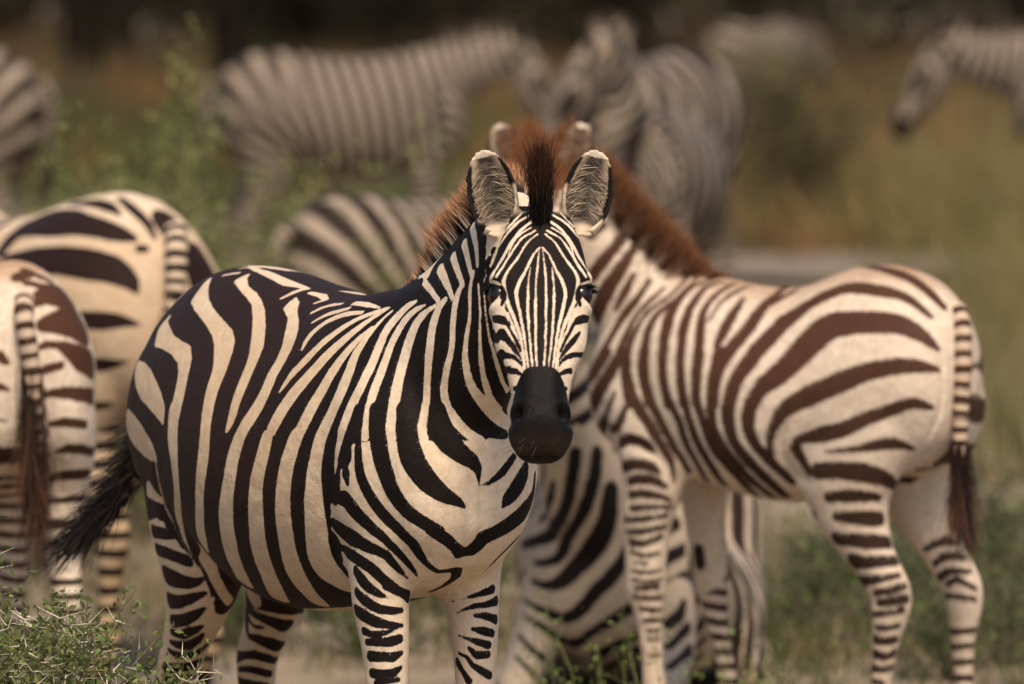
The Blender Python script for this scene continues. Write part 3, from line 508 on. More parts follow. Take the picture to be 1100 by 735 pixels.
W 665,32,936,14.9 665,31,917,14.7 665,30,899,14.5 665,29,880,14.6 665,24,861,15.3 665,13,846,17.5 665,6,830,18.9 664,25,820,15.5 663,47,818,14.6 662,65,827,16.4 661,79,841,17.9 657,95,854,18.7 650,112,868,18.7
W 620,17,738,36.5 626,34,746,32.9 631,52,754,29.5 636,66,767,25.5 639,80,781,21.3 641,95,795,16.8
K 507,-173,1030,11.7 504,-180,1010,10.4 497,-186,991,9.1 489,-191,971,7.5 479,-194,950,5.8 466,-196,930,3.6
K 544,-151,1032,17.5 549,-154,1014,18.2 553,-156,995,18.8 558,-156,977,19.2 563,-156,959,19.4 568,-155,941,19.4 573,-152,923,19.5 579,-149,906,19.5 585,-145,889,19.1 592,-140,872,18.4 600,-133,857,17.4 610,-125,843,16.3 623,-115,832,15.1 634,-103,822,14.2 641,-89,813,13.6 644,-72,803,13.4
K 641,-84,806,13.4 642,-67,795,13.6 642,-49,783,13.2 639,-32,769,11.4 632,-14,753,14.8 636,3,756,16.2 646,13,770,15.1 655,21,785,16.1 657,39,793,16.3 656,59,801,17.4 653,78,810,18.7 650,97,820,19.6 642,116,832,21.1 632,133,846,18.1 625,144,863,12.8 625,147,882,9.3 624,149,901,6.3
K 594,-114,1034,22.1 600,-117,1016,22.2 604,-120,998,22.4 610,-121,980,22.7 616,-121,963,23.6 623,-118,946,24.1 630,-113,930,23.7 637,-105,915,23 644,-95,900,21.6 651,-84,888,19.4 657,-71,877,16.6 662,-55,867,13.5 664,-38,859,9.5 665,-21,847,3.7
K 632,-68,1035,17.4 636,-67,1017,20.9 641,-65,1001,23.4 647,-59,985,24 654,-50,970,22.7 660,-39,958,20.1 663,-25,946,17.4 665,-9,936,14.8 665,3,921,9.6 665,6,904,5.2 665,7,887,3 665,26,892,4.9 665,43,902,6.7 665,58,913,8.1 663,71,927,7.6 657,86,941,6.7
W 665,11,902,2.3 665,31,910,3.2 665,48,922,3.1 663,64,935,2.6 657,83,948,2.1
W 633,-72,1018,1.1 642,-69,991,1.3
K 662,-35,1036,10 665,-19,1022,14.1 664,0,1008,15.8 661,22,995,14.3 659,45,988,12.1 653,71,983,9.3
K 664,57,845,3.1 664,69,860,13.2 662,83,873,16.5 658,97,888,18.6 652,109,903,16.2 646,117,920,9
K 571,65,711,2.2 593,69,727,3.7 607,77,741,5.1 614,89,755,5.8 616,103,768,6.1 611,120,781,6.4
K 520,-177,992,3.9 521,-179,974,6.3 522,-181,956,8.4 523,-181,938,10 525,-180,920,11.2 528,-178,902,12 533,-173,885,12.4 539,-167,869,12.7 545,-160,854,13.2 553,-152,840,13.8 563,-143,826,13.5 574,-134,814,13 585,-125,802,13.3 594,-115,790,14.3 600,-104,777,14.2 596,-91,761,12 589,-76,744,9.4 584,-59,730,8.1 581,-40,718,7.5 584,-22,714,6.3
K 581,-39,717,8.1 588,-21,717,11.4 590,-1,715,11.7 565,8,699,11.5 535,5,687,8.6 495,6,675,7 447,11,663,5.5
K 455,-191,855,12.4 482,-187,856,17.3 494,-181,841,18.6 505,-174,827,16.8 518,-165,814,14.7 532,-156,802,12.7 546,-147,791,11.3 556,-137,779,10.3 562,-125,766,9.7 564,-111,752,9 561,-95,737,7.9 554,-78,721,6.1 538,-59,702,2.2
K 494,-191,925,4.7 491,-191,905,12.2 494,-189,886,5.6
K 410,-180,799,14.6 435,-174,790,21.8 464,-170,782,21.1 492,-165,774,15.7 516,-157,765,12.8 535,-147,760,11.6 547,-133,751,10.6 548,-119,735,9 544,-102,719,6.6 536,-82,703,2.7
K 399,-165,756,5.7 426,-161,748,12.9 468,-164,742,13.8 494,-159,735,13.2 512,-151,726,13 522,-141,714,12.3 528,-129,701,11 532,-114,689,9.7 530,-96,678,8.7 517,-73,664,12.9
K 529,-124,690,9.4 531,-105,679,8.9 524,-82,667,8.8
K 471,-161,714,11.4 489,-157,698,13.7 506,-148,684,11 520,-135,673,7.2 529,-117,664,2
K 470,-159,673,10.5 491,-154,661,10.9 508,-145,651,10.8 522,-133,644,10.1 530,-115,641,8.6 529,-93,640,6.3
K 462,-156,638,11.9 489,-153,629,12.8 509,-144,621,12.2 524,-132,616,10.3 532,-115,613,7.5 531,-93,611,4.6
K 485,-151,599,9.2 510,-144,594,7.3 526,-131,597,6.3 532,-114,604,4.7 531,-95,611,3.9
K 494,-149,578,7.4 519,-138,580,8.9 532,-121,581,10.3 534,-99,586,9.5
K 502,-146,552,11.2 525,-134,552,10.8 535,-115,551,10.1 534,-95,559,5.4
K 506,-144,519,10.3 526,-132,518,9.7 535,-114,520,9.1 535,-96,530,4.2
K 514,-140,501,6.3 531,-124,505,6.2 535,-102,507,4.7
K 471,50,644,2.6 495,59,651,1.9 510,72,657,4.7 518,90,663,7.4 516,111,669,9.9
K 477,54,621,2.5 499,63,631,3.8 512,78,638,5.9 517,98,640,7.6 509,123,645,11
K 512,77,619,4.2 518,97,618,7.8 512,121,609,10.5
K 510,73,593,4.3 518,90,589,8.6 517,111,583,9
K 482,56,578,2.9 504,67,573,4.5 516,82,567,7.7 519,102,561,8.4
K 504,67,556,3.3 514,79,542,8.9 519,100,542,8.1
K 481,58,544,3.6 501,65,537,4.7 509,73,522,6.2 516,87,512,7.6 517,106,501,8.9
K 474,58,525,9.5 491,61,508,6 502,68,491,8.1
W -354,-207,695,62.9 -331,-208,680,66.2 -313,-206,665,66.1 -296,-201,651,59.7 -282,-195,637,61.8 -273,-188,622,59.6 -270,-180,605,55.3 -271,-171,586,50.5 -273,-162,568,46.7
W -433,53,520,18.5 -404,61,518,20 -387,75,515,22.5 -378,93,511,24.6 -382,117,508,27.2
W -363,-210,735,15.9 -299,-214,736,5.5
K -392,-206,761,27.4 -308,-217,766,14.6
K -355,-210,718,15 -303,-213,718,13.1 -269,-208,714,7.6
K -345,-206,682,13.9 -297,-208,678,13.6 -265,-201,673,13.7 -242,-191,666,13.3 -228,-180,655,4.2
K -325,-196,629,22.7 -287,-192,624,20.3 -260,-182,620,15.7 -237,-170,622,10.6 -217,-158,632,4.1
K -339,-181,575,18.6 -302,-178,576,15 -274,-171,583,12.7 -252,-161,591,9.9 -235,-150,599,5.8
K -346,-170,531,15.4 -308,-163,537,14.6 -279,-153,550,12 -257,-142,565,5.8
K -364,-164,507,8.9 -335,-155,503,11.6 -308,-145,514,12.2 -288,-133,525,5.5
K -381,-160,485,5.8 -356,-152,480,11.3 -339,-139,480,14.1 -321,-129,491,11.8 -303,-123,507,5
K -395,-158,466,6.1 -372,-147,458,9 -355,-131,458,10 -345,-114,465,10.4 -334,-101,479,7.7
K -419,-154,427,11.6 -391,-143,429,11.6 -375,-126,432,13.5 -369,-106,438,15.2
K -423,-152,416,4.2 -400,-141,414,3.5 -391,-123,410,7 -393,-99,412,9.9
K -423,-150,405,9.7 -403,-135,397,7.2
K -438,50,529,10.2 -412,56,522,10.9 -396,68,515,13.9 -385,83,509,16.6 -386,104,502,21
K -472,55,528,8.2 -474,57,503,12.3 -474,60,478,5.5
K -470,61,474,7.1 -443,71,470,13.1 -430,89,463,17.4 -436,115,453,16
K -550,71,421,15.2 -495,67,432,9 -468,77,434,12.1 -458,94,429,12 -467,120,420,9.5
K -531,67,398,6.2 -495,74,402,8.5 -479,90,398,9.7 -478,113,391,8.8
K -536,69,373,9.9 -500,73,373,6.7 -485,88,371,5.7 -480,107,367,6.3
C -262,-255,904,9.4 -260,-253,884,9.4 -260,-251,865,9.4 -264,-245,846,9.4 -271,-238,826,9.4 -278,-230,806,9.4 -283,-222,786,9.5 -280,-216,768,9.5 -270,-213,751,9.5 -260,-209,734,8.9 -252,-205,717,7.6 -243,-199,700,7.1 -235,-193,683,6.6 -228,-184,668,6.2 -221,-174,653,6 -217,-162,638,5.7 -216,-148,623,5.5 -219,-132,608,5.3 -227,-113,593,4.9
C 461,-196,959,10.1 456,-197,941,10.2 449,-198,923,10.4 442,-197,904,10.6 435,-197,886,10.5 427,-195,867,10 418,-192,848,9.3 410,-190,830,8.6 403,-187,811,7.9 394,-183,792,7.5 387,-177,773,7.5 381,-171,754,7.8 374,-163,735,8.2 368,-153,717,8.8 363,-142,700,9.9 356,-127,683,10.7 435,-156,677,10.8
C 665,-14,919,5 665,-13,901,5.3 665,-12,882,5.7 665,-12,863,6 665,-12,844,6 664,-13,825,6 661,-13,806,5.9 653,-12,786,5.8 642,-8,766,6 627,-4,746,6.5 604,4,724,7.4 571,14,703,9.7 506,38,677,8.5
C 573,-96,1112,11.4 582,-97,1095,10.4 590,-97,1077,9.8 598,-97,1059,9.3 607,-96,1042,9.1 616,-94,1025,8.9 625,-92,1008,8.7 633,-87,992,8.5 640,-82,975,8.2 647,-74,960,7.9 654,-64,946,7.4 660,-52,934,6.9 664,-39,920,6.4
F 837,-3,1424,14.3 777,39,1420,12.4 776,50,1419,12.4 775,60,1419,12.5 774,71,1419,13 850,40,1423,23.4 879,74,1424,10.5 844,-7,1415,10.3 852,-1,1416,16.7 861,4,1416,13.3 867,11,1416,11.8 872,18,1416,11.8 877,25,1416,12 880,33,1416,11.8 883,42,1416,12.3 885,51,1416,13 883,62,1415,17.3 886,70,1415,8.8 846,-18,1407,8.6 854,-12,1407,13.1 864,-7,1408,11.8 871,-1,1408,11.1 877,5,1408,10.2 882,13,1408,10.4 887,20,1408,10.4 890,28,1408,10.5 893,36,1408,10.5 895,45,1408,11.1 895,55,1407,12.1 893,66,1407,12.4 896,75,1407,7.5 853,-21,1399,10.5 865,-17,1399,12.1 873,-12,1399,10.6 880,-6,1400,10.2 886,1,1400,9.9 891,8,1400,9.8 895,16,1400,9.8 899,24,1400,9.8 902,32,1400,9.9 904,40,1400,10.4 905,50,1399,10.8 904,61,1399,12.5 901,72,1398,11.6 850,-30,1390,10.7 863,-27,1391,14.5 874,-22,1391,11.5 882,-17,1391,10.1 888,-10,1391,9.9 894,-3,1391,9.5 898,4,1391,9.5 903,11,1391,9.4 906,19,1391,9.5 910,28,1391,9.4 912,36,1391,10 914,45,1391,10.4 913,56,1391,11.7 910,67,1390,14.1 906,79,1390,10.3 859,-34,1382,15.1 872,-31,1382,12 882,-27,1383,10.6 889,-21,1383,9.5 896,-14,1383,9.6 901,-7,1383,9.1 906,0,1383,9.1 910,8,1383,9.1 914,16,1383,9.1 917,24,1383,9.1 920,32,1383,9.4 921,41,1383,9.8 921,51,1383,11 919,62,1382,12.6 913,75,1382,17.8 851,-40,1373,23.3 869,-39,1374,13.2 880,-36,1374,10.5 889,-31,1374,9.8 896,-24,1375,9.2 902,-18,1375,8.9 907,-11,1375,8.7 912,-3,1375,8.6 917,4,1375,8.6 920,12,1375,8.8 924,20,1375,8.7 926,28,1375,8.9 928,37,1375,9.2 929,47,1374,9.8 928,58,1374,11.5 923,70,1373,15.1 908,88,1372,23.3 862,-46,1365,16.3 877,-44,1365,11.8 887,-39,1366,10 895,-34,1366,9.3 902,-28,1366,8.9 908,-21,1366,8.4 913,-14,1367,8.5 918,-7,1367,8.5 922,1,1367,8.4 926,9,1367,8.5 930,17,1367,8.5 933,25,1366,8.7 934,34,1366,9 935,43,1366,9.7 935,54,1366,10.4 932,65,1365,12.9 923,80,1364,20 847,-47,1355,23.3 871,-50,1357,15.5 884,-47,1357,11.5 893,-43,1358,9.6 902,-37,1358,8.8 908,-31,1358,8.6 914,-24,1358,8.5 919,-17,1358,8.4 924,-10,1358,8.4 928,-2,1358,8.4 932,6,1358,8.4 935,14,1358,8.3 938,22,1358,8.5 940,31,1358,8.7 941,40,1358,9.1 941,50,1357,9.8 939,61,1357,12 933,75,1356,17.1 791,-28,1343,10.5 859,-54,1347,23.3 878,-54,1348,12.7 890,-51,1349,10.6 899,-46,1349,9.4 907,-40,1350,8.9 914,-34,1350,8.7 920,-27,1350,8.4 925,-20,1350,8.4 929,-12,1350,8.4 934,-5,1350,8.3 937,3,1350,8.4 941,11,1350,8.4 944,19,1350,8.5 946,28,1350,8.7 947,37,1349,9 947,47,1349,9.6 946,58,1349,11.4 941,70,1348,15.1 925,89,1347,23.3 791,-28,1334,10.3 869,-59,1339,17.9 885,-58,1340,11.8 897,-54,1341,9.8 905,-49,1341,9.5 913,-43,1341,8.8 920,-37,1341,8.7 925,-30,1341,8.5 930,-23,1342,8.4 935,-15,1342,8.4 939,-8,1342,8.4 943,0,1342,8.4 946,8,1342,8.4 950,16,1341,8.5 952,25,1341,8.7 953,34,1341,8.8 953,44,1341,9.7 952,54,1341,10.8 948,66,1340,13.6 937,82,1339,22.6 779,-31,1325,10.4 791,-28,1325,10.1 877,-64,1331,17.1 892,-62,1332,12.5 903,-58,1332,10.4 912,-52,1333,9.5 919,-46,1333,8.8 925,-40,1333,8.7 931,-33,1333,8.4 936,-26,1333,8.4 940,-18,1333,8.4 945,-11,1333,8.3 948,-3,1333,8.3 952,5,1333,8.4 955,13,1333,8.5 957,22,1333,8.7 959,31,1333,9 960,40,1333,9.7 959,50,1332,10.3 956,62,1332,13.3 947,77,1331,19.1 779,-31,1316,10.1 859,-64,1321,23.2 890,-70,1323,21.1 902,-67,1324,14 911,-62,1324,10.2 918,-56,1324,9.3 925,-50,1325,8.6 931,-43,1325,8.5 936,-36,1325,8.4 941,-29,1325,8.3 946,-21,1325,8.3 950,-14,1325,8.3 954,-6,1325,8.3 957,2,1325,8.3 961,10,1325,8.4 963,19,1325,8.6 965,27,1325,8.7 966,37,1324,9.4 967,46,1324,10.5 966,56,1324,14.6 959,70,1323,22.2 779,-31,1307,10 894,-82,1315,19.3 905,-78,1316,10.4 912,-72,1316,9.5 918,-66,1316,8.6 924,-59,1316,8.7 930,-52,1316,8.4 936,-46,1316,8.4 942,-39,1317,8.2 947,-32,1317,8.2 951,-24,1317,8.2 955,-17,1317,8.1 959,-9,1317,8.2 963,-1,1317,8.2 966,7,1317,8.4 969,16,1316,8.5 971,24,1316,8.5 972,33,1316,8.7 975,42,1316,9 977,51,1316,9.4 978,60,1316,12.2 970,74,1315,23.2 888,-89,1306,23.2 902,-87,1307,9 910,-81,1307,7.6 917,-75,1308,7.6 923,-68,1308,7.9 929,-62,1308,8.2 935,-55,1308,8.3 942,-49,1308,8.3 947,-42,1308,8.1 952,-34,1308,8.1 956,-27,1308,8.1 961,-20,1308,8.1 964,-12,1308,8.1 968,-4,1308,8.1 971,4,1308,8.1 974,13,1308,8.3 976,22,1308,8.2 978,30,1308,8.3 979,39,1308,7.9 981,48,1308,7.6 983,57,1307,7.7 982,67,1307,9.2 890,-90,1298,12.8 902,-87,1298,9.4 911,-82,1299,7.9 919,-76,1299,7.9 927,-70,1299,8.1 934,-64,1299,8.2 940,-58,1300,8.1 947,-51,1300,8.2 952,-44,1300,8 957,-37,1300,8 961,-30,1300,8 965,-22,1300,7.9 969,-14,1300,8 973,-6,1300,8 976,2,1300,8 979,10,1300,8.2 981,19,1300,8.1 982,28,1299,8.2 983,37,1299,8 984,47,1299,7.8 984,57,1299,7.9 982,67,1298,10.2 885,-88,1289,16.2 900,-85,1289,10.8 911,-82,1290,8.9 922,-77,1291,9.1 931,-72,1291,8.5 938,-67,1291,8.2 945,-60,1291,8 951,-54,1291,8 957,-47,1292,7.8 961,-40,1292,7.8 966,-32,1292,7.8 970,-25,1292,7.8 974,-17,1292,7.8 977,-9,1292,7.8 981,-1,1292,7.8 983,8,1291,8.1 985,17,1291,8 986,26,1291,8.4 987,35,1291,8.5 986,46,1290,9.2 983,57,1290,9.9 979,69,1289,11.2 895,-83,1280,13 910,-81,1281,14 925,-79,1282,10.9 935,-74,1282,8.5 942,-69,1283,8.1 949,-62,1283,7.9 955,-56,1283,8 961,-49,1283,7.8 966,-42,1283,7.7 970,-34,1283,7.7 974,-27,1283,7.7 978,-19,1283,7.7 982,-11,1283,7.7 985,-3,1283,7.8 987,5,1283,8 989,14,1283,8 991,23,1283,8.2 991,33,1282,8.6 988,44,1282,11.7 981,58,1281,15.3 930,-82,1274,10.3 939,-77,1274,8.4 946,-71,1274,8 953,-65,1275,7.9 959,-58,1275,8 965,-51,1275,7.7 970,-44,1275,7.7 974,-37,1275,7.7 979,-29,1275,7.7 982,-21,1275,7.7 986,-14,1275,7.7 989,-6,1275,7.9 992,3,1275,8 993,12,1275,8 995,21,1274,8.1 995,31,1274,8.7 993,42,1274,11.3 943,-79,1266,8 950,-73,1266,7.9 957,-67,1266,7.9 963,-60,1266,7.9 969,-54,1267,7.7 974,-46,1267,7.6 979,-39,1267,7.7 983,-31,1267,7.6 987,-24,1267,7.7 990,-16,1267,7.7 994,-8,1266,7.8 995,1,1266,7.9 997,10,1266,7.9 998,19,1266,8 999,28,1266,8.2 947,-81,1257,7.9 954,-75,1258,7.8 960,-69,1258,7.9 967,-62,1258,7.9 973,-56,1258,7.6 978,-49,1258,7.6 983,-41,1258,7.6 987,-34,1258,7.6 991,-26,1258,7.6 994,-18,1258,7.6 997,-10,1258,7.7 999,-1,1258,8 1001,8,1258,7.9 1002,17,1258,7.9 1003,27,1257,8.2 950,-83,1249,8.1 957,-77,1249,7.8 964,-70,1249,7.9 971,-64,1250,7.9 977,-58,1250,7.5 982,-51,1250,7.6 987,-43,1250,7.6 991,-36,1250,7.5 995,-28,1250,7.6 998,-20,1250,7.6 1001,-12,1250,7.6 1003,-3,1250,8 1004,6,1249,7.9 1005,15,1249,7.8 960,-78,1241,7.7 967,-72,1241,7.9 975,-66,1241,8.1 981,-60,1241,7.7 986,-53,1241,7.6 990,-45,1242,7.6 995,-38,1242,7.6 998,-30,1242,7.6 1002,-22,1241,7.6 1005,-14,1241,7.7 1007,-5,1241,8.1 1007,4,1241,7.9 1009,14,1241,7.7 964,-80,1232,7.7 971,-74,1233,7.9 978,-68,1233,8 985,-62,1233,7.6 990,-55,1233,7.6 994,-47,1233,7.6 999,-40,1233,7.6 1002,-32,1233,7.6 1006,-24,1233,7.6 1009,-16,1233,7.6 1010,-7,1233,8.1 1011,3,1233,8.1 1012,12,1232,7.7 967,-82,1224,7.6 974,-76,1224,8.2 982,-70,1224,8.2 989,-64,1225,7.7 994,-57,1225,7.6 998,-49,1225,7.6 1002,-42,1225,7.6 1006,-34,1225,7.6 1010,-26,1225,7.6 1013,-18,1225,7.9 1014,-9,1224,8.3 1014,1,1224,8.1 977,-77,1216,8.2 986,-72,1216,8.3 992,-66,1216,7.8 998,-59,1216,7.6 1002,-52,1216,7.6 1006,-44,1216,7.6 1010,-36,1216,7.6 1014,-28,1216,7.6 1017,-20,1216,7.7 1017,-11,1216,8.5 1017,-1,1216,8.1 980,-79,1207,8.2 989,-74,1208,8.3 996,-68,1208,7.6 1001,-61,1208,7.6 1006,-54,1208,7.6 1010,-46,1208,7.6 1014,-38,1208,7.6 1018,-30,1208,7.6 1020,-22,1208,7.8 1021,-13,1208,8.4 1020,-3,1207,8.4 984,-81,1199,8.5 993,-76,1199,8.3 1000,-70,1200,7.7 1005,-63,1200,7.6 1010,-56,1200,7.6 1014,-48,1200,7.5 1018,-40,1200,7.6 1021,-33,1200,7.5 1024,-24,1200,8 1025,-15,1199,8.7 996,-78,1191,8.4 1004,-72,1191,7.7 1009,-65,1191,7.6 1014,-58,1191,7.6 1018,-50,1192,7.5 1022,-43,1191,7.6 1025,-35,1191,7.6 1028,-26,1191,7.8 1028,-17,1191,8.6 1000,-80,1183,8.7 1008,-74,1183,7.8 1013,-67,1183,7.6 1018,-60,1183,7.6 1022,-53,1183,7.6 1026,-45,1183,7.6 1029,-37,1183,7.6 1032,-28,1183,8 1032,-19,1183,9.1 1004,-82,1174,9 1012,-76,1175,7.9 1017,-69,1175,7.6 1022,-62,1175,7.6 1026,-55,1175,7.6 1030,-47,1175,7.6 1033,-39,1175,7.6 1036,-30,1175,7.9 1036,-21,1174,8.9 1008,-84,1166,9.2 1015,-78,1166,7.8 1021,-72,1167,7.7 1026,-64,1167,7.6 1030,-57,1167,7.6 1034,-49,1167,7.6 1037,-41,1166,7.7 1039,-32,1166,8.1 1039,-23,1166,9.3 1011,-86,1158,9.2 1019,-80,1158,7.9 1025,-74,1158,7.6 1030,-66,1158,7.6 1034,-59,1158,7.7 1038,-51,1158,7.6 1041,-43,1158,7.6 1043,-35,1158,7.9 1043,-25,1158,9.7 1023,-82,1150,7.8 1029,-76,1150,7.6 1034,-69,1150,7.6 1038,-61,1150,7.7 1042,-53,1150,7.6 1045,-45,1150,7.6 1047,-37,1150,8.1 1027,-85,1141,8 1033,-78,1142,7.6 1038,-71,1142,7.6 1042,-63,1142,7.6 1046,-56,1142,7.6 1049,-48,1142,7.7 1051,-39,1141,7.9 1031,-87,1133,8.1 1037,-80,1133,7.8 1042,-73,1133,7.6 1047,-66,1134,7.6 1050,-58,1133,7.7 1053,-50,1133,7.7 1055,-41,1133,8.1 1035,-89,1125,8 1042,-83,1125,7.6 1047,-75,1125,7.7 1051,-68,1125,7.7 1055,-60,1125,7.7 1058,-52,1125,7.8 1059,-43,1125,8
W 931,-7,1352,1 936,-11,1343,1.2 941,-15,1335,1.4 946,-18,1327,1.6 951,-22,1319,1.8 956,-26,1310,1.9 960,-29,1302,2 965,-32,1294,2 969,-35,1285,2.1 973,-37,1277,2.1 977,-39,1268,2.1 981,-42,1260,2.2 985,-44,1252,2.2 989,-46,1243,2.2 993,-48,1235,2.2 997,-50,1227,2.2 1001,-52,1218,2.3 1005,-54,1210,2.3 1008,-56,1202,2.3 1012,-58,1193,2.3 1016,-60,1185,2.2 1021,-62,1177,2.2 1025,-64,1168,2.1 1029,-66,1160,2 1034,-68,1152,1.9 1038,-69,1143,1.8 1042,-71,1135,1.7
W 934,-1,1352,1.1 940,-3,1343,1.2 946,-5,1335,1.4 952,-7,1327,1.6 958,-9,1318,1.8 963,-11,1310,1.9 968,-13,1302,2 973,-15,1293,2 978,-18,1285,2.1 982,-20,1277,2.1 986,-22,1268,2.1 990,-24,1260,2.2 994,-26,1252,2.2 998,-29,1243,2.2 1002,-31,1235,2.2 1006,-33,1227,2.2 1010,-35,1218,2.3 1013,-37,1210,2.3 1017,-40,1201,2.3 1021,-42,1193,2.3 1025,-44,1185,2.2 1029,-47,1177,2.2 1033,-50,1168,2.1 1036,-52,1160,2 1040,-55,1152,1.9 1044,-58,1143,1.8 1048,-60,1135,1.7
W 942,-32,1322,1.2 947,-36,1313,1.5 951,-40,1304,1.8 956,-43,1296,2 960,-46,1287,2.2 965,-49,1278,2.2 969,-51,1270,2.2 973,-54,1261,2.2 977,-56,1252,2.2 981,-58,1244,2.3 985,-60,1235,2.3 990,-61,1226,2.3 994,-63,1218,2.3 998,-65,1209,2.3 1003,-66,1200,2.2 1007,-68,1192,2.2 1012,-69,1183,2.1 1016,-71,1175,2.1 1021,-72,1166,2 1026,-74,1157,1.9 1031,-75,1149,1.7 1035,-77,1140,1.6 1040,-78,1132,1.4
W 961,4,1322,1.2 967,2,1313,1.5 972,0,1304,1.8 978,-2,1296,2 983,-4,1287,2.2 987,-6,1278,2.2 991,-8,1270,2.2 996,-11,1261,2.2 1000,-13,1252,2.2 1004,-16,1244,2.3 1007,-18,1235,2.3 1011,-21,1226,2.3 1015,-24,1218,2.3 1019,-26,1209,2.3 1022,-29,1200,2.2 1026,-32,1192,2.2 1030,-35,1183,2.1 1034,-38,1174,2.1 1037,-42,1166,2 1041,-45,1157,1.9 1045,-48,1149,1.7 1049,-52,1140,1.6 1053,-55,1132,1.4
W 927,-4,1358,1.8 928,-11,1352,1.8 929,-18,1346,1.9 932,-24,1338,2.1 935,-30,1331,2.3 938,-36,1323,2.6 941,-42,1316,2.9 943,-47,1308,3.2 944,-53,1301,3.4 945,-58,1293,3.6 947,-62,1285,3.7 950,-66,1277,3.6 954,-67,1269,3.5 959,-68,1260,3.4 964,-69,1252,3.3 969,-69,1244,3.2 974,-70,1236,3.1 979,-71,1227,3 984,-71,1219,2.9 989,-72,1211,2.8 994,-73,1203,2.7 999,-75,1194,2.6 1004,-76,1186,2.5 1008,-77,1178,2.4 1013,-78,1170,2.3 1018,-80,1161,2.2 1023,-81,1153,2.1 1027,-82,1145,1.9 1032,-84,1137,1.8 1037,-85,1128,1.6
W 929,1,1358,1.8 936,4,1352,1.8 942,7,1346,1.9 949,8,1338,2.1 956,9,1331,2.3 962,9,1323,2.6 968,10,1316,2.9 974,12,1308,3.2 979,14,1301,3.4 984,15,1293,3.6 988,16,1285,3.7 993,15,1277,3.6 996,13,1268,3.5 1000,9,1260,3.4 1003,5,1252,3.3 1006,1,1243,3.2 1009,-3,1235,3.1 1013,-7,1227,3 1016,-11,1219,2.9 1020,-14,1211,2.8 1023,-18,1203,2.7 1027,-22,1194,2.6 1031,-25,1186,2.5 1034,-28,1178,2.4 1038,-32,1170,2.3 1042,-35,1161,2.2 1045,-38,1153,2.1 1049,-42,1145,1.9 1053,-45,1137,1.8 1057,-49,1128,1.6
W 908,1,1382,2 908,-7,1376,2 908,-15,1371,2 909,-23,1365,2.1 910,-29,1358,2.1 912,-35,1350,2.2 914,-41,1343,2.3 915,-47,1336,2.5 915,-54,1329,2.8 916,-60,1322,2.8 918,-67,1315,2.7 919,-72,1307,3 920,-76,1299,3.9 922,-77,1290,4.7 926,-79,1282,5.1 933,-80,1274,4.5 940,-81,1265,4.1 946,-81,1257,3.8 952,-81,1250,3.7 958,-80,1242,3.5 964,-79,1234,3.5 969,-78,1226,3.4 975,-78,1218,3.4 981,-78,1210,3.4 987,-78,1202,3.4 993,-79,1193,3.2 998,-80,1185,3 1004,-81,1177,2.8 1009,-82,1168,2.7 1014,-84,1160,2.5 1018,-85,1152,2.5 1023,-87,1143,2.3 1028,-88,1135,2.2
W 915,15,1382,2 922,19,1376,2 928,24,1371,2 934,27,1365,2.1 940,29,1358,2.2 946,31,1350,2.2 952,33,1343,2.4 958,36,1335,2.7 963,39,1329,2.8 969,42,1322,2.9 976,44,1315,2.7 981,46,1307,3.1 984,47,1299,3.9 986,46,1290,4.9 989,43,1281,5.6 995,38,1273,4.7 1000,32,1265,4.1 1003,27,1257,3.9 1006,21,1249,3.7 1009,16,1241,3.5 1011,11,1233,3.4 1014,5,1226,3.4 1016,0,1218,3.4 1020,-5,1210,3.4 1023,-9,1201,3.4 1027,-14,1193,3.2 1031,-18,1185,3 1035,-22,1177,2.9 1039,-26,1168,2.7 1043,-29,1160,2.6 1047,-33,1152,2.5 1050,-36,1143,2.3 1054,-39,1135,2.2
W 900,1,1388,2.1 900,-7,1384,2.1 898,-16,1380,2.2 896,-23,1376,2.2 896,-30,1370,2.3 897,-36,1363,2.4 897,-42,1356,2.6 898,-48,1348,2.8 898,-53,1341,3 898,-59,1334,3.4 900,-65,1326,3.9 905,-73,1319,3.7 908,-80,1313,2.9 906,-85,1305,2.7
W 911,21,1388,2.1 917,26,1384,2.2 922,32,1380,2.2 927,38,1376,2.3 933,42,1370,2.4 938,45,1363,2.6 943,48,1355,2.7 948,51,1348,2.9 952,54,1341,3.2 956,56,1334,3.7 962,58,1326,4.2 973,58,1319,4.1 981,59,1313,3 983,64,1305,2.9
W 891,-4,1393,1.9 890,-12,1389,2.1 888,-20,1384,2.3 887,-27,1379,2.5 886,-34,1373,2.6 887,-40,1365,2.5 889,-45,1357,2.3 892,-50,1349,2 897,-54,1341,1.5
W 909,32,1393,2 915,37,1389,2.2 920,43,1384,2.4 925,49,1379,2.6 930,53,1373,2.7 935,56,1365,2.7 940,57,1357,2.6 946,56,1349,2.1 952,55,1340,1.6
W 881,7,1406,3.3 882,-2,1401,3.3 882,-10,1396,3.4 882,-18,1390,3.4 882,-25,1384,3.5 883,-32,1377,3.6 883,-38,1370,3.7 883,-44,1363,3.9 884,-49,1355,4.1 884,-54,1347,4.3 884,-59,1339,4.6 883,-64,1331,5.2 882,-69,1324,5.4 893,-80,1317,5.4 898,-87,1310,4.3 893,-90,1301,3.8
W 895,34,1406,3.4 902,38,1401,3.4 908,43,1396,3.5 914,48,1390,3.6 920,51,1384,3.8 926,55,1377,3.8 931,58,1370,4.1 935,61,1362,4.3 940,64,1355,4.5 944,66,1347,4.7 947,69,1339,5.1 949,73,1331,5.2 951,78,1323,5.4 956,81,1316,5.4 979,73,1309,5.1 978,78,1301,4.6
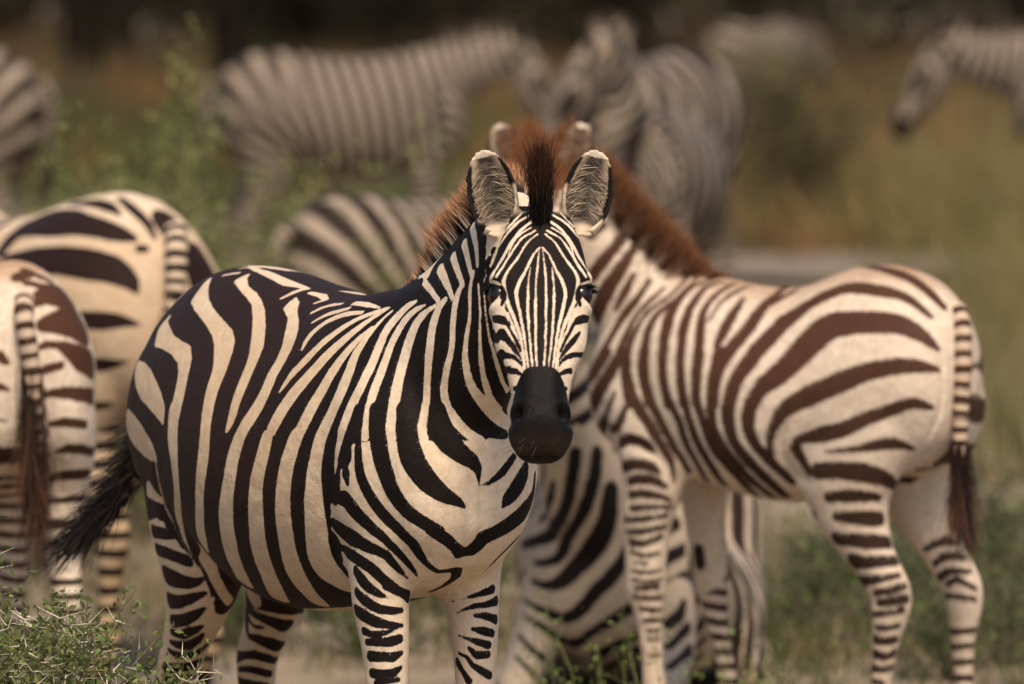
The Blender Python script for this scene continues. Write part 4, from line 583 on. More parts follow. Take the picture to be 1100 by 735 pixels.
W 866,9,1416,3.2 866,1,1412,3.4 864,-7,1408,3.6 861,-14,1403,3.9 860,-21,1397,4.4 858,-27,1391,4.6 856,-33,1384,4.7 854,-38,1377,4.8 851,-42,1369,4.9 847,-45,1361,5 800,-25,1350,4.3 795,-27,1342,3.6 790,-28,1334,3.6 786,-29,1325,3.5 781,-31,1316,3.3
W 884,46,1416,3.5 890,51,1412,3.6 895,58,1408,3.9 899,64,1403,4.3 903,70,1397,4.1 906,74,1390,3.8 908,80,1383,4.7 906,87,1376,4.8
W 840,8,1420,2.9 849,-5,1414,2.9 851,-13,1408,2.6 851,-20,1401,2.4 849,-27,1394,2.3 845,-31,1387,3.5 832,-30,1379,3.5 807,-23,1369,2 800,-25,1361,2.1
W 872,68,1420,2.6 886,68,1414,1.8 893,71,1407,1.8 899,75,1401,2 904,80,1394,2.1 869,106,1385,2.7 873,109,1377,1.8
W 914,-98,1244,5.3 927,-94,1249,5.9 938,-90,1248,5.3 948,-88,1241,3.3
W 998,64,1244,5.6 1003,50,1249,5.9 1005,39,1248,5.4 1009,29,1241,3.4
W 958,-85,1234,1.9 963,-84,1226,2.2 969,-84,1217,2.5 974,-83,1209,2.7 979,-83,1201,2.8 986,-82,1193,2.8 993,-82,1185,2.8 999,-83,1177,2.6 1006,-84,1169,2.4 1011,-85,1160,2.2 1017,-86,1152,2 1022,-88,1143,2 1027,-89,1135,2
W 1012,19,1234,1.9 1015,14,1226,2.2 1018,9,1217,2.5 1020,5,1209,2.7 1023,-1,1201,2.8 1026,-6,1193,2.8 1030,-12,1185,2.7 1034,-18,1177,2.6 1038,-22,1169,2.4 1042,-27,1160,2.1 1046,-30,1152,2 1050,-34,1143,2 1054,-37,1135,2
W 930,-100,1210,11.3 943,-98,1217,6 953,-94,1218,4.1 962,-92,1212,4.4 970,-90,1204,4.6 977,-88,1197,4.6 983,-86,1189,4.5 990,-85,1181,4.4 997,-85,1173,3.9 1005,-85,1165,2.7
W 1008,51,1210,11.8 1014,39,1217,6.1 1017,28,1218,4.1 1020,19,1212,4.4 1023,11,1204,4.6 1025,4,1197,4.6 1027,-2,1189,4.5 1031,-9,1181,4.4 1035,-15,1173,3.9 1039,-21,1165,2.7
W 932,-100,1176,14.8 954,-102,1182,7.5 966,-99,1180,6.9 976,-97,1173,6.3 985,-95,1166,4.9 995,-92,1160,3.6 1007,-88,1156,2.3
W 1024,32,1182,7.5 1029,19,1180,7 1033,10,1173,6.4 1036,1,1166,4.9 1039,-9,1160,3.6 1043,-21,1156,2.3
W 971,-100,1149,6.8 989,-97,1150,6.3 1002,-93,1147,4.8 1016,-91,1141,2.8
W 1033,15,1149,6.8 1040,-1,1150,6.3 1044,-14,1147,4.8 1050,-27,1141,2.8
W 991,-100,1119,8.2 1010,-100,1119,6.7 1024,-98,1118,4.6
W 1045,-2,1119,7.9 1054,-18,1119,6.7 1061,-31,1118,4.6
K 891,-86,1286,5.7 905,-83,1286,7.6 918,-81,1281,8.3 930,-82,1273,7.1 936,-85,1264,5.8 936,-89,1255,4.2
K 974,77,1286,5.9 980,63,1286,8 985,52,1281,9.7 993,42,1273,7.7 1000,38,1264,6 1003,40,1255,4.3
W 891,-89,1295,3.2 903,-86,1294,3.1 913,-81,1291,2.2
W 976,81,1295,3.5 982,66,1294,3.2 984,55,1291,2.3
K 914,-96,1227,6 935,-96,1228,8.4 949,-93,1226,8.1 959,-90,1221,4.3 966,-89,1213,3.2 972,-87,1205,3 979,-85,1197,3.3 986,-84,1189,3.6 993,-84,1181,3.7 1000,-84,1172,3.5
K 993,64,1226,7.2 1008,44,1228,8.4 1014,31,1226,8.1 1017,21,1221,4.4 1020,14,1213,3.2 1023,8,1205,3 1025,1,1197,3.4 1028,-5,1189,3.6 1031,-11,1181,3.7 1036,-18,1172,3.5
K 922,-98,1195,13.9 947,-103,1189,5.4
K 953,-98,1204,2.8 961,-97,1198,4.4 969,-95,1191,5.8 977,-93,1185,6.1 984,-90,1179,5.5 992,-88,1172,4.5 1000,-87,1165,3.7 1008,-87,1158,2.3
K 1021,31,1204,2.8 1024,23,1198,4.4 1027,15,1191,5.8 1030,7,1185,6.1 1032,-1,1179,5.5 1034,-8,1172,4.5 1038,-16,1165,3.8 1042,-23,1158,2.3
K 944,-99,1162,6.6 967,-100,1164,5.1 982,-97,1163,5.4 993,-93,1160,4.6 1005,-90,1154,3.7 1016,-89,1146,2.2
K 1016,39,1161,5.9 1031,19,1164,5.1 1036,4,1163,5.4 1039,-8,1160,4.6 1043,-19,1154,3.7 1048,-28,1146,2.2
K 988,-100,1135,6.5 1005,-97,1135,5.9 1020,-94,1131,3.4
K 1042,0,1135,6.5 1049,-15,1135,5.8 1055,-30,1131,3.4
K 1010,-103,1104,4.9 1027,-102,1105,6.3
K 1058,-17,1104,5 1066,-31,1105,6.4
'''
MARKS['foal'] = '''
K 502,83,1217,16 476,72,1238,10.4
K 430,50,1223,11.2 435,65,1205,11.7 442,75,1186,14.4 456,82,1169,15.8 470,86,1152,16.4 485,86,1134,16.2 501,83,1115,15.8
K 400,45,1195,9.7 404,62,1177,11.6 412,73,1159,14.4 422,81,1140,16.7 433,85,1122,18.7 446,87,1103,20.5 460,86,1084,22.1 473,83,1063,22.9 485,76,1042,22.1 502,60,1019,19.7
K 392,78,1122,8.1 400,84,1102,10.4 410,87,1082,11.8 421,89,1062,9.6 435,87,1042,5.4
K 353,69,1112,6.5 362,79,1093,8.2 372,85,1074,10.2 385,90,1056,12.2 399,93,1038,13.6 414,95,1020,14 425,99,1000,13.2 436,102,980,13.1 449,103,960,13.6 462,102,940,14.2 477,99,920,14.7 495,89,898,15
K 313,76,1093,7 326,86,1078,7.6 341,93,1064,8.3 355,100,1048,8.9 367,106,1032,9.5 377,112,1013,10 385,117,993,10.7 392,121,973,11.4 400,124,953,12.1 410,126,933,12.6 422,125,913,13 437,122,894,13.5 454,116,875,14 471,109,855,13.9 490,96,834,13.5
K 267,40,1119,7.2 271,64,1105,6 279,80,1090,6.3 291,93,1075,7 307,100,1063,7.4 325,106,1050,7.7 340,112,1036,8.1 350,119,1018,8.6 359,124,999,9.3 367,128,978,10.2 373,131,958,11.4 378,134,936,12.7 380,136,915,14 378,139,893,15 371,146,872,15.5 362,155,852,14.9 352,162,831,14.4
K 243,37,1117,6.2 247,64,1103,5.9 256,81,1089,6.3 268,95,1074,6.8 282,105,1059,7.8 298,113,1045,9.1 312,120,1029,10.4 320,128,1009,11.4 323,135,988,12.7 324,141,966,14 323,146,944,15 322,149,921,15.6 320,152,899,15.9 316,154,877,15.8 310,158,855,14.3 303,161,833,12.8
K 209,32,1115,7 222,53,1108,6.9 238,68,1099,7.5 250,83,1087,9 259,98,1071,11.3 266,111,1052,13.6 270,124,1033,16 271,134,1012,16.9 271,144,990,16.2 269,152,968,15.1 268,159,946,14.5 266,165,924,14.1 262,168,902,13.8 257,172,880,13.8 252,173,858,13.8 248,173,836,13.9
K 179,30,1111,8 193,48,1107,8.3 206,66,1098,9.1 213,85,1084,10.6 218,102,1067,12.3 223,117,1049,13.6 223,131,1029,14.2 223,143,1009,14.5 221,153,988,14.1 218,163,967,13.7 216,170,946,13.7 213,177,925,13.9 210,181,904,13.8 207,184,882,13.6 203,187,861,13.2 201,187,839,12.9
K 150,29,1107,8.3 159,55,1099,8.7 168,77,1087,9.1 176,95,1072,9.3 182,112,1055,9.8 183,128,1036,11.2 178,144,1015,12.8 173,156,994,13.5 168,168,972,13.9 165,177,951,14.2 165,185,930,13.9 164,191,908,13.7 163,194,886,13.7 162,196,864,13.8 162,197,842,13.8
K 112,30,1103,7.2 123,58,1094,7.8 137,79,1083,7.7 149,98,1069,6.1 155,118,1049,5 159,135,1028,4
K 99,87,1076,7.9 101,108,1058,11.5 106,126,1041,14.8 110,142,1022,16.1 114,156,1002,15.5 118,167,983,12.8 120,179,962,5.7
K 27,6,1103,9.9 22,54,1094,11.5 27,79,1081,13.6 34,99,1066,15.9 40,118,1050,17.6 45,134,1033,18.7 51,148,1016,19.6 61,160,999,19.9 72,170,983,19.7 82,179,966,19 92,187,948,17.5 101,193,929,16.8 106,199,909,16.6 110,203,888,16.7 111,205,866,16.5 110,207,845,16
K -81,119,1070,21.6 -66,128,1056,22.6 -51,136,1042,23.5 -37,146,1028,24.3 -24,156,1013,24.8 -11,165,997,24.8 2,174,981,24.5 14,183,965,23.3 26,191,947,21.5 36,197,929,20.2 46,203,910,19 55,208,890,17.7 62,210,868,16.8 69,212,847,16
K -114,181,983,21.3 -98,187,967,21.5 -81,192,952,22 -65,198,936,22.3 -48,203,920,22.2 -32,207,904,21.5 -17,211,887,20.5 -2,213,868,19.5 12,215,849,18.2
K 440,113,940,15.2 456,111,920,15.2 474,105,899,15.2 497,91,878,15.7
K 403,130,921,13.1 417,128,901,13.6 432,125,880,14.1 448,118,859,15 467,109,838,16 488,94,815,16.8
K 404,142,851,7.1 414,141,829,9.9 430,130,806,12.2 457,99,781,13.6 483,68,755,14.3
K 366,162,819,9.9 374,162,798,12.6 387,158,778,14.1 442,96,757,11.4
K 381,132,943,17.2 378,135,921,17.1 375,139,898,17.1 367,145,876,16.8 355,155,854,15.9 340,162,834,15.3 324,166,815,14.5 309,167,797,13.8 295,167,778,13.1 283,166,758,12.4 271,162,739,11.5 260,157,719,10.6 251,151,699,9.5 248,145,676,7.6 248,139,652,5
K 330,143,946,15.1 327,148,923,16.6 324,151,901,17.9 317,154,878,17.9 308,158,857,16.1 297,161,836,14.4 285,163,815,13.3 273,162,795,12.6 262,160,775,11.9 252,157,754,11.1 243,151,734,10 233,144,714,8.9 226,132,694,7.6 222,114,673,6.3
K 270,158,949,16.1 267,164,927,15.2 265,167,905,14.3 260,171,883,13.9 252,173,861,14.1 242,175,840,14 229,176,821,13.6 217,177,801,13.1 211,173,779,12.7 207,167,757,12.3 202,159,735,12 194,151,715,11.7 187,140,695,11.2 185,121,674,10.4 192,87,650,9.2
K 217,168,952,13.8 214,175,931,14.4 211,180,910,14.8 208,183,889,15 203,186,868,14.7 197,188,847,14.2 191,188,826,14 185,187,806,13.9 178,185,785,14 172,181,765,14.3 165,175,745,14.8 158,168,725,15 150,160,707,15 143,148,688,14.7 138,132,669,13.9 137,108,649,12.3
K 165,176,955,16.4 164,184,933,16.3 164,190,912,16.2 163,193,890,15.8 162,196,868,15.2 159,198,847,14.3 153,198,825,13.6 145,197,805,12.9 137,195,785,13.2 130,191,764,15.4 123,186,744,17.7 112,179,726,18.2 99,173,710,17.6 87,164,693,16.8 78,152,675,16 70,136,658,14.9 64,114,640,13.4 61,84,624,11
K 106,182,957,20.6 108,189,937,20 111,196,916,19.4 113,201,896,18.5 115,204,874,17.5 117,205,853,16.5 118,205,832,15.8 118,203,810,15.2 115,200,789,15 109,196,769,15.3 99,192,750,15.9 88,187,732,15.9 76,180,716,15.5 64,173,700,15 53,162,684,14.7 42,150,668,14.4 32,135,653,13.8 22,117,639,12.9 16,91,624,11.8
K 23,191,947,23.2 35,197,930,21.6 47,203,912,20.3 56,207,892,19.7 63,210,871,19.9 68,211,849,19.8 71,211,827,19.3 71,209,804,18.7 68,205,782,17.9 62,200,761,17 52,195,742,16.7 40,189,725,16.9 28,181,708,17 15,171,692,17.2 3,158,676,17.1 -7,143,660,16.1 -15,122,644,14.7 -19,94,627,13.2
K -186,13,1157,15 -221,33,1156,15.6 -249,40,1153,16 -274,44,1148,16.1 -299,46,1141,16 -322,48,1132,15.8 -343,50,1120,15.4 -362,51,1107,14.6 -380,50,1092,13.3 -395,47,1076,11.9
K 35,105,1061,11 19,92,1072,10.6 5,78,1083,10.3 -9,61,1093,10 -19,40,1103,9.8
K -32,142,1031,24.9 -48,134,1044,22.8 -65,126,1057,20.8 -82,119,1070,19.7 -100,113,1082,19.7 -119,107,1093,19.9 -140,103,1102,19.3 -161,98,1110,18.4 -185,97,1114,17.8 -211,99,1114,17.9 -236,100,1112,18 -260,100,1109,17.5 -284,98,1106,16.1 -307,96,1101,13.9 -328,94,1093,12.1 -349,93,1081,10.7 -367,91,1068,9.4 -384,87,1054,7.2
K -21,210,892,24.7 -40,207,906,25.8 -57,203,920,27 -74,198,935,28.9 -88,193,951,31.4 -101,187,968,34.1 -115,181,984,36.5 -129,174,1000,37.8 -143,167,1015,38.1 -161,161,1027,36.8 -183,157,1034,34 -207,155,1037,31.3 -230,153,1039,29.6 -253,149,1040,28.7 -276,146,1041,28.1 -298,141,1040,27.1 -320,137,1038,25.4 -341,132,1032,23.1 -361,126,1023,20.5 -379,121,1012,17.6 -395,114,998,13.1 -409,105,983,6.8
K -61,202,923,22.9 -44,206,909,21.9 -26,210,894,21 -10,212,877,20.5 3,214,857,20.1 13,215,836,19.2 18,214,814,18.3 18,211,791,17.2 12,206,769,16.3 2,200,750,15.4 -11,193,733,15.1 -24,183,716,14.4 -36,172,700,13.7 -48,158,684,12.9 -59,142,668,12
K -419,109,936,5.4 -404,126,941,10.1 -387,140,945,14.6 -369,151,947,17.5 -350,160,946,18.4 -330,167,944,18.8 -310,173,940,20 -289,177,935,21.4 -268,182,929,22.6 -248,186,922,23.4 -227,189,913,24 -207,193,905,24.3 -187,195,896,24.5 -166,198,887,24.8 -146,201,877,24.9 -125,203,867,24.3 -105,206,857,22.7 -86,209,846,20.4 -68,210,831,18.1 -55,210,813,15.5 -44,209,793,12.7 -35,204,772,10.1 -31,198,750,9.1 -29,189,728,8.9 -32,177,707,8 -36,163,687,6.8
K -407,124,850,6.9 -391,138,857,10.5 -374,150,861,13.6 -355,159,857,14.9 -335,164,850,15.2 -314,168,842,15.7 -294,172,834,16 -274,177,826,16.5 -255,182,817,17.3 -235,185,807,18.3 -214,187,798,19 -191,189,791,19.5 -167,188,785,19.7 -143,187,780,18.5 -120,189,775,13.3 -99,191,766,11.7 -89,185,747,13.6 -98,176,729,14.5 -109,173,711,13.7 -120,174,692,9.9
K -354,116,754,6.3 -340,136,762,11 -324,152,768,14.4 -304,163,766,14.5 -284,172,762,13.2 -262,178,758,10.9 -240,183,754,8.2 -216,186,751,6.2 -191,188,747,4.6 -166,187,744,3
K -144,181,699,20.2 -172,184,702,20.6 -198,184,704,21.3 -223,182,703,22.5 -246,176,701,23.7 -267,167,698,23.6 -286,154,692,21.6 -300,135,682,16.8 -300,92,665,11.3
K -169,173,640,13.3 -195,174,643,15.2 -219,171,645,16.6 -241,164,645,15.7 -261,154,644,13.6 -278,137,642,11.4
K -185,163,596,12.4 -211,162,595,15.5 -236,156,594,17.9 -258,145,593,18.3 -276,126,592,17.5
K -177,147,543,17.8 -206,152,543,17 -232,150,542,18.5 -255,144,541,18.9 -276,133,540,17.8 -291,112,538,16.5
K -218,139,493,21.3 -245,142,492,17 -270,139,493,15.3 -292,130,495,14.3 -308,111,496,14.4
K -234,128,449,16.7 -262,138,452,12.8 -286,137,456,10.8 -306,131,461,9 -322,117,465,6.9
K -273,135,424,10.7 -298,136,428,10.5 -318,131,434,10.5 -334,116,440,10.5
K -280,134,400,9.5 -304,135,404,10.7 -325,129,409,11.5 -341,115,412,12.4
K -263,126,372,9.2 -292,134,376,7.6 -315,132,381,7.5 -334,121,386,8.4
K -275,130,343,9.8 -302,130,344,8.3 -324,121,350,7.6
K -267,125,315,12.3 -294,127,313,11.8 -314,116,317,10.4
K -265,123,280,12.1 -290,123,276,10.4 -309,111,286,10.4
K -258,120,248,11.8 -284,123,246,9.4 -301,109,251,8.8
K -258,120,218,8.1 -284,120,214,7.8
K -301,-61,506,7.7 -326,-59,519,9.1 -348,-67,528,12.6 -368,-81,522,8.4
K -323,-65,473,7.8 -344,-64,490,11 -366,-71,494,10.3 -385,-85,490,9
K -331,-72,442,9.9 -356,-66,457,10.5 -381,-71,459,7.5 -402,-84,458,7
K -354,-69,428,8.5 -378,-68,440,8.5 -399,-73,431,7.5 -417,-84,420,8.3
K -347,-78,400,7.4 -375,-69,400,7.3 -398,-71,398,7.3 -417,-81,395,7.9
K -428,20,1027,24.8 -417,-23,1052,21.7 -420,20,1048,7.6
K 386,155,737,16.1 353,168,748,15.5 325,171,746,15.4 302,170,734,12.9 285,167,717,7.2
K 373,154,682,15.2 342,168,690,14.2 315,171,691,14.3 292,168,687,12.8 275,162,674,6.1
K 355,161,651,12 325,169,657,12.5 299,167,657,12.8 278,161,651,10.7 262,150,639,6.1
K 352,160,618,10.8 322,166,624,11.3 296,162,622,11.1 274,152,617,8.2 259,133,606,5.3
K 351,158,587,8.8 323,162,591,9 299,158,592,7.7 279,148,592,6.5 263,129,591,7.8
K 372,147,558,8 338,158,561,9.1 312,156,565,8.1 290,148,569,6.6 272,131,572,7.9
K 365,150,532,8.7 337,156,533,10.1 314,153,536,8.6 294,144,541,7.4 279,126,544,9.3
K 356,152,508,9.9 327,153,505,10.1 305,146,512,8.3 287,130,521,8.2
K 354,151,485,7.3 329,152,477,6.6 308,144,478,6 292,127,483,5.4
K 347,152,461,4.7 316,147,458,4.8
K 353,150,440,5.5 328,150,437,6.1 308,141,439,5.9 294,122,442,5.6
K 350,150,419,5.4 326,149,416,6 307,139,417,5.9 294,117,421,5.7
K 343,151,401,7.4 316,144,401,8.5 297,125,405,8.2
K 350,146,380,6.2 326,146,378,7 307,136,378,7.9 296,111,379,7.3
K 334,142,351,7.1 311,136,349,7.9 297,113,349,6.7
K 328,139,324,7.1 307,131,325,7.9 298,103,324,7.4
K 319,135,301,5.9 299,118,301,5.7
K 318,133,280,6.4 299,116,281,5.6
K 317,132,242,4.9 299,119,244,5.3
K 294,-64,471,16.2 291,-65,439,16.4
C -81,205,806,5.4 -71,202,785,5.4 -60,198,764,5.5 -56,191,741,5.7 -57,180,720,6 -63,166,700,6.7 -75,155,685,6.9 -100,162,676,6.9 -126,171,667,6.9
C 452,111,809,8.5 446,109,786,8.5 446,97,763,8.5 405,145,749,8.4 372,162,741,7.7 342,170,737,6.9 316,171,733,6.8 294,169,724,6.7 278,165,708,6.4 267,160,688,6 259,153,667,5.7 252,142,646,5.5
C -414,101,976,2.8 -419,103,954,2.9 -423,104,931,3 -424,104,908,3 -425,104,885,3 -423,104,862,3 -419,105,839,2.9 -411,108,818,2.8 -400,110,797,2.8 -388,107,775,2.8
'''
MARKS['lying'] = '''
K 418,-229,402,12.8 569,-172,426,15.2 609,-138,440,17.1 646,-110,464,25.4 703,-82,493,18.4 731,-65,522,16.6 748,-52,551,16.2 760,-45,579,16 768,-39,608,15.9 773,-34,636,16.3 776,-30,665,17
K 592,-165,377,8.2 631,-130,382,11 645,-100,393,14.4 657,-82,418,18 687,-67,448,16.9 712,-48,475,14.9 726,-30,499,16 734,-16,526,17.6 737,-5,552,19.3 738,4,579,20 735,10,606,20 732,13,634,20.5 727,15,661,21.2
K 597,-168,333,7.8 627,-136,326,10.2 647,-105,330,15.8 659,-78,346,21.9 665,-57,366,24.1 671,-37,388,24.4 680,-16,410,26.8 688,3,432,30.6 692,18,457,31.8 693,30,482,30.7 692,37,509,29.8 693,40,537,29.2 691,42,564,28.9
K 591,-194,287,5.2 613,-165,275,7.2 620,-138,263,10 629,-110,253,15.8 645,-79,248,16.3 660,-50,261,16.9 668,-28,282,17.9 674,-9,305,18.1 676,10,327,18.8 673,31,346,19.8 667,48,367,19.4 659,63,390,16.9 651,75,415,15.5 642,84,440,15.1 630,94,465,14.9
K 606,-194,252,5 623,-167,240,7 624,-142,226,9 614,-121,209,10 601,-99,193,14.1 595,-75,180,19.3 625,-43,194,13 645,-17,214,12.3 655,9,230,14 658,34,245,15.4 657,58,261,15.9 653,80,276,15.6 645,102,291,14.5 634,124,306,13.1
K 636,-196,204,4.8 667,-171,187,8.4 680,-148,168,13.1 660,-129,147,15.9
K 568,-17,146,19 600,14,167,17.9 614,42,183,16.9 616,69,196,16 612,96,207,12.6 617,123,220,9.6 624,152,233,10
K 709,-189,162,4.7 742,-163,144,10.6 743,-141,123,14.3
K 362,-35,86,11.4 510,17,125,14 561,51,149,16 563,80,161,14.2 617,120,176,8.2 662,158,187,10.7
K 666,181,188,12.6 630,199,208,11.6 588,216,228,15.2
K 622,173,240,16.1 601,197,258,16.1 578,203,287,10.3
K 742,194,147,11.8 686,211,162,9.8 613,225,175,16.8
K 343,260,372,11.3 302,268,342,15.2 230,270,307,18.9 175,270,272,21.6 143,269,239,23.6 120,266,206,25.7 96,259,173,27.8 84,253,141,25 79,248,110,17.6 73,243,79,17.1 38,232,45,24.5
K 294,267,375,9.7 180,265,339,12.6 109,270,307,15.4 75,276,277,17.3 51,280,247,18.6 23,281,216,19.7 13,282,186,20.5 25,283,159,21 37,283,132,21.2 47,282,104,19.7 53,279,76,12.1 51,275,48,11.6
K 75,263,329,8.2 41,272,298,10.6 -3,279,266,12.8 -50,282,232,14.7 -66,288,201,16.1 -103,287,167,16.9 -209,273,123,16.9 -143,283,100,16.7 -58,294,80,16.6 39,306,62,13.3 41,304,32,9.6
K 397,239,363,9.6 376,246,333,11.6 352,251,303,14.7 321,253,271,17.5 282,252,237,19.5 237,247,202,21.3 195,239,168,22.9 149,228,132,24.2 94,215,96,20.4 46,203,60,16.7
K -242,279,88,11.8 -151,293,69,11.7 -145,294,39,11.7
K 750,-90,589,9.2 724,-99,556,13.1 662,-121,520,13.5 571,-153,483,11.2
K 752,-111,632,6.3 726,-118,602,7.3 682,-128,570,7.9
K 514,-165,526,7.5 533,-168,501,6.4
'''
MARKS['rump'] = '''
K -76,195,1096,26.7 -80,175,1118,32.6 -82,154,1140,38.4 -96,136,1157,43.8 -134,131,1170,48.1 -188,135,1178,50.9 -246,141,1180,50.4 -300,145,1181,45.8 -347,144,1179,37.6 -389,140,1175,32.9 -426,133,1170,30.2 -460,124,1163,27.7 -489,112,1155,21 -514,97,1147,11.2
K -103,214,1075,21 -153,215,1079,27.3 -201,214,1083,33 -248,213,1086,37.2 -294,212,1088,39.4 -337,208,1090,40.2 -377,202,1089,40.8 -415,195,1087,41.7 -450,187,1083,42.1 -481,175,1079,40.9 -509,162,1073,37.7 -533,149,1061,31.6 -553,136,1044,22.3 -567,128,1021,8
K -210,72,1222,10.7 -282,83,1228,15.7 -340,84,1229,20.1 -394,84,1221,18 -442,86,1204,5.6
K -386,45,1241,10.6 -440,53,1222,14.4 -481,53,1201,14.7 -514,51,1177,11.6 -540,51,1150,7.1
K -444,225,947,21.9 -481,213,947,23.2 -513,197,946,23.7 -541,177,947,19.6 -563,154,944,12.4 -578,127,937,4.4
K -470,198,833,18.5 -501,183,835,18.1 -529,167,839,11.8 -553,147,843,3.7
K -537,95,1123,12.9 -544,84,1123,10.9
K -509,-6,1192,39.6 -532,-12,1170,46.2
K -567,-62,1101,40 -577,-66,1073,54.5 -582,-75,1045,61.6 -584,-87,1017,53.5
K -460,176,728,12.2 -480,152,731,9.9
'''
MARKS['colt'] = '''
K -412,-22,1094,17.8 -395,-49,1103,23.3 -371,-79,1103,35.7 -329,-112,1094,36.8
K -436,-38,1040,16.6 -424,-68,1044,26.1 -402,-100,1042,37.5 -364,-135,1033,50.4
K -452,-18,987,6.3 -445,-45,998,8.6 -438,-75,995,10.8 -429,-102,981,21.4 -414,-128,962,32.5 -372,-160,944,35.6
K -456,-13,932,4.6 -453,-45,943,11.1 -444,-78,951,10
K -456,-24,882,4.6 -452,-55,889,10 -445,-88,888,14.4 -431,-122,883,17.5 -370,-163,870,21.2
K -446,61,974,13.6 -451,46,960,8.1
K -451,62,906,9.1 -455,43,899,4.5
K -360,4,1146,18.3 -346,-19,1151,17
K -327,-16,1161,10.9 -342,-45,1145,12.7 -328,-80,1129,11
K -377,-11,1133,9.7 -375,-44,1125,10.8 -349,-82,1116,10.9
K -444,-57,818,8.7 -444,-83,820,11.9 -442,-110,818,12.3 -420,-139,813,11.4
K -417,-73,752,5.5 -425,-99,760,12.8 -411,-131,756,12.8 -344,-171,743,11.8
K -355,-57,677,3.8 -379,-75,693,10.8 -388,-99,696,15.4 -383,-126,697,14.7 -350,-158,695,12
K -327,-53,629,3.9 -357,-80,635,7.9 -362,-112,639,9.4 -337,-149,639,11.1
K -317,-54,578,11.1 -350,-75,581,13.3 -360,-100,581,13 -351,-128,580,10.7
K -312,-58,531,16.4 -366,-87,536,11.7 -363,-125,529,8.2
K -451,62,904,6 -455,44,901,3.8
K -445,61,829,4.6 -448,45,826,3.1
'''
# ---------------------------------------------------------------- materials
def nodes(name):
    m = bpy.data.materials.new(name)
    m.use_nodes = True
    nt = m.node_tree
    return m, nt, nt.nodes["Principled BSDF"]


def N(nt, kind, **kw):
    n = nt.nodes.new(kind)
    for k, v in kw.items():
        if k == 'inp':
            for i, val in v.items():
                n.inputs[i].default_value = val
        else:
            setattr(n, k, v)
    return n


def attr(nt, name):
    return N(nt, "ShaderNodeAttribute", attribute_name=name)


def mixc(nt, fac, a, b):
    n = N(nt, "ShaderNodeMix", data_type='RGBA')
    for sock, v in ((n.inputs[0], fac), (n.inputs[6], a), (n.inputs[7], b)):
        if isinstance(v, (int, float)):
            sock.default_value = v
        elif isinstance(v, tuple):
            sock.default_value = (*v, 1)
        else:
            nt.links.new(v, sock)
    return n.outputs[2]


def math_(nt, op, a, b=None, clamp=False):
    n = N(nt, "ShaderNodeMath", operation=op, use_clamp=clamp)
    for i, v in enumerate((a, b)):
        if v is None:
            continue
        if isinstance(v, (int, float)):
            n.inputs[i].default_value = v
        else:
            nt.links.new(v, n.inputs[i])
    return n.outputs[0]


def noise(nt, scale, detail=3, rough=.55, vec=None, out=0):
    n = N(nt, "ShaderNodeTexNoise", inp={'Scale': scale, 'Detail': detail, 'Roughness': rough})
    if vec is not None:
        nt.links.new(vec, n.inputs['Vector'])
    return n.outputs[out]


def ramp(nt, v, lo, hi, a=0.0, b=1.0, smooth=True):
    n = N(nt, "ShaderNodeMapRange", interpolation_type='SMOOTHSTEP' if smooth else 'LINEAR')
    nt.links.new(v, n.inputs[0])
    for i, x in zip((1, 2, 3, 4), (lo, hi, a, b)):
        n.inputs[i].default_value = x
    return n.outputs[0]


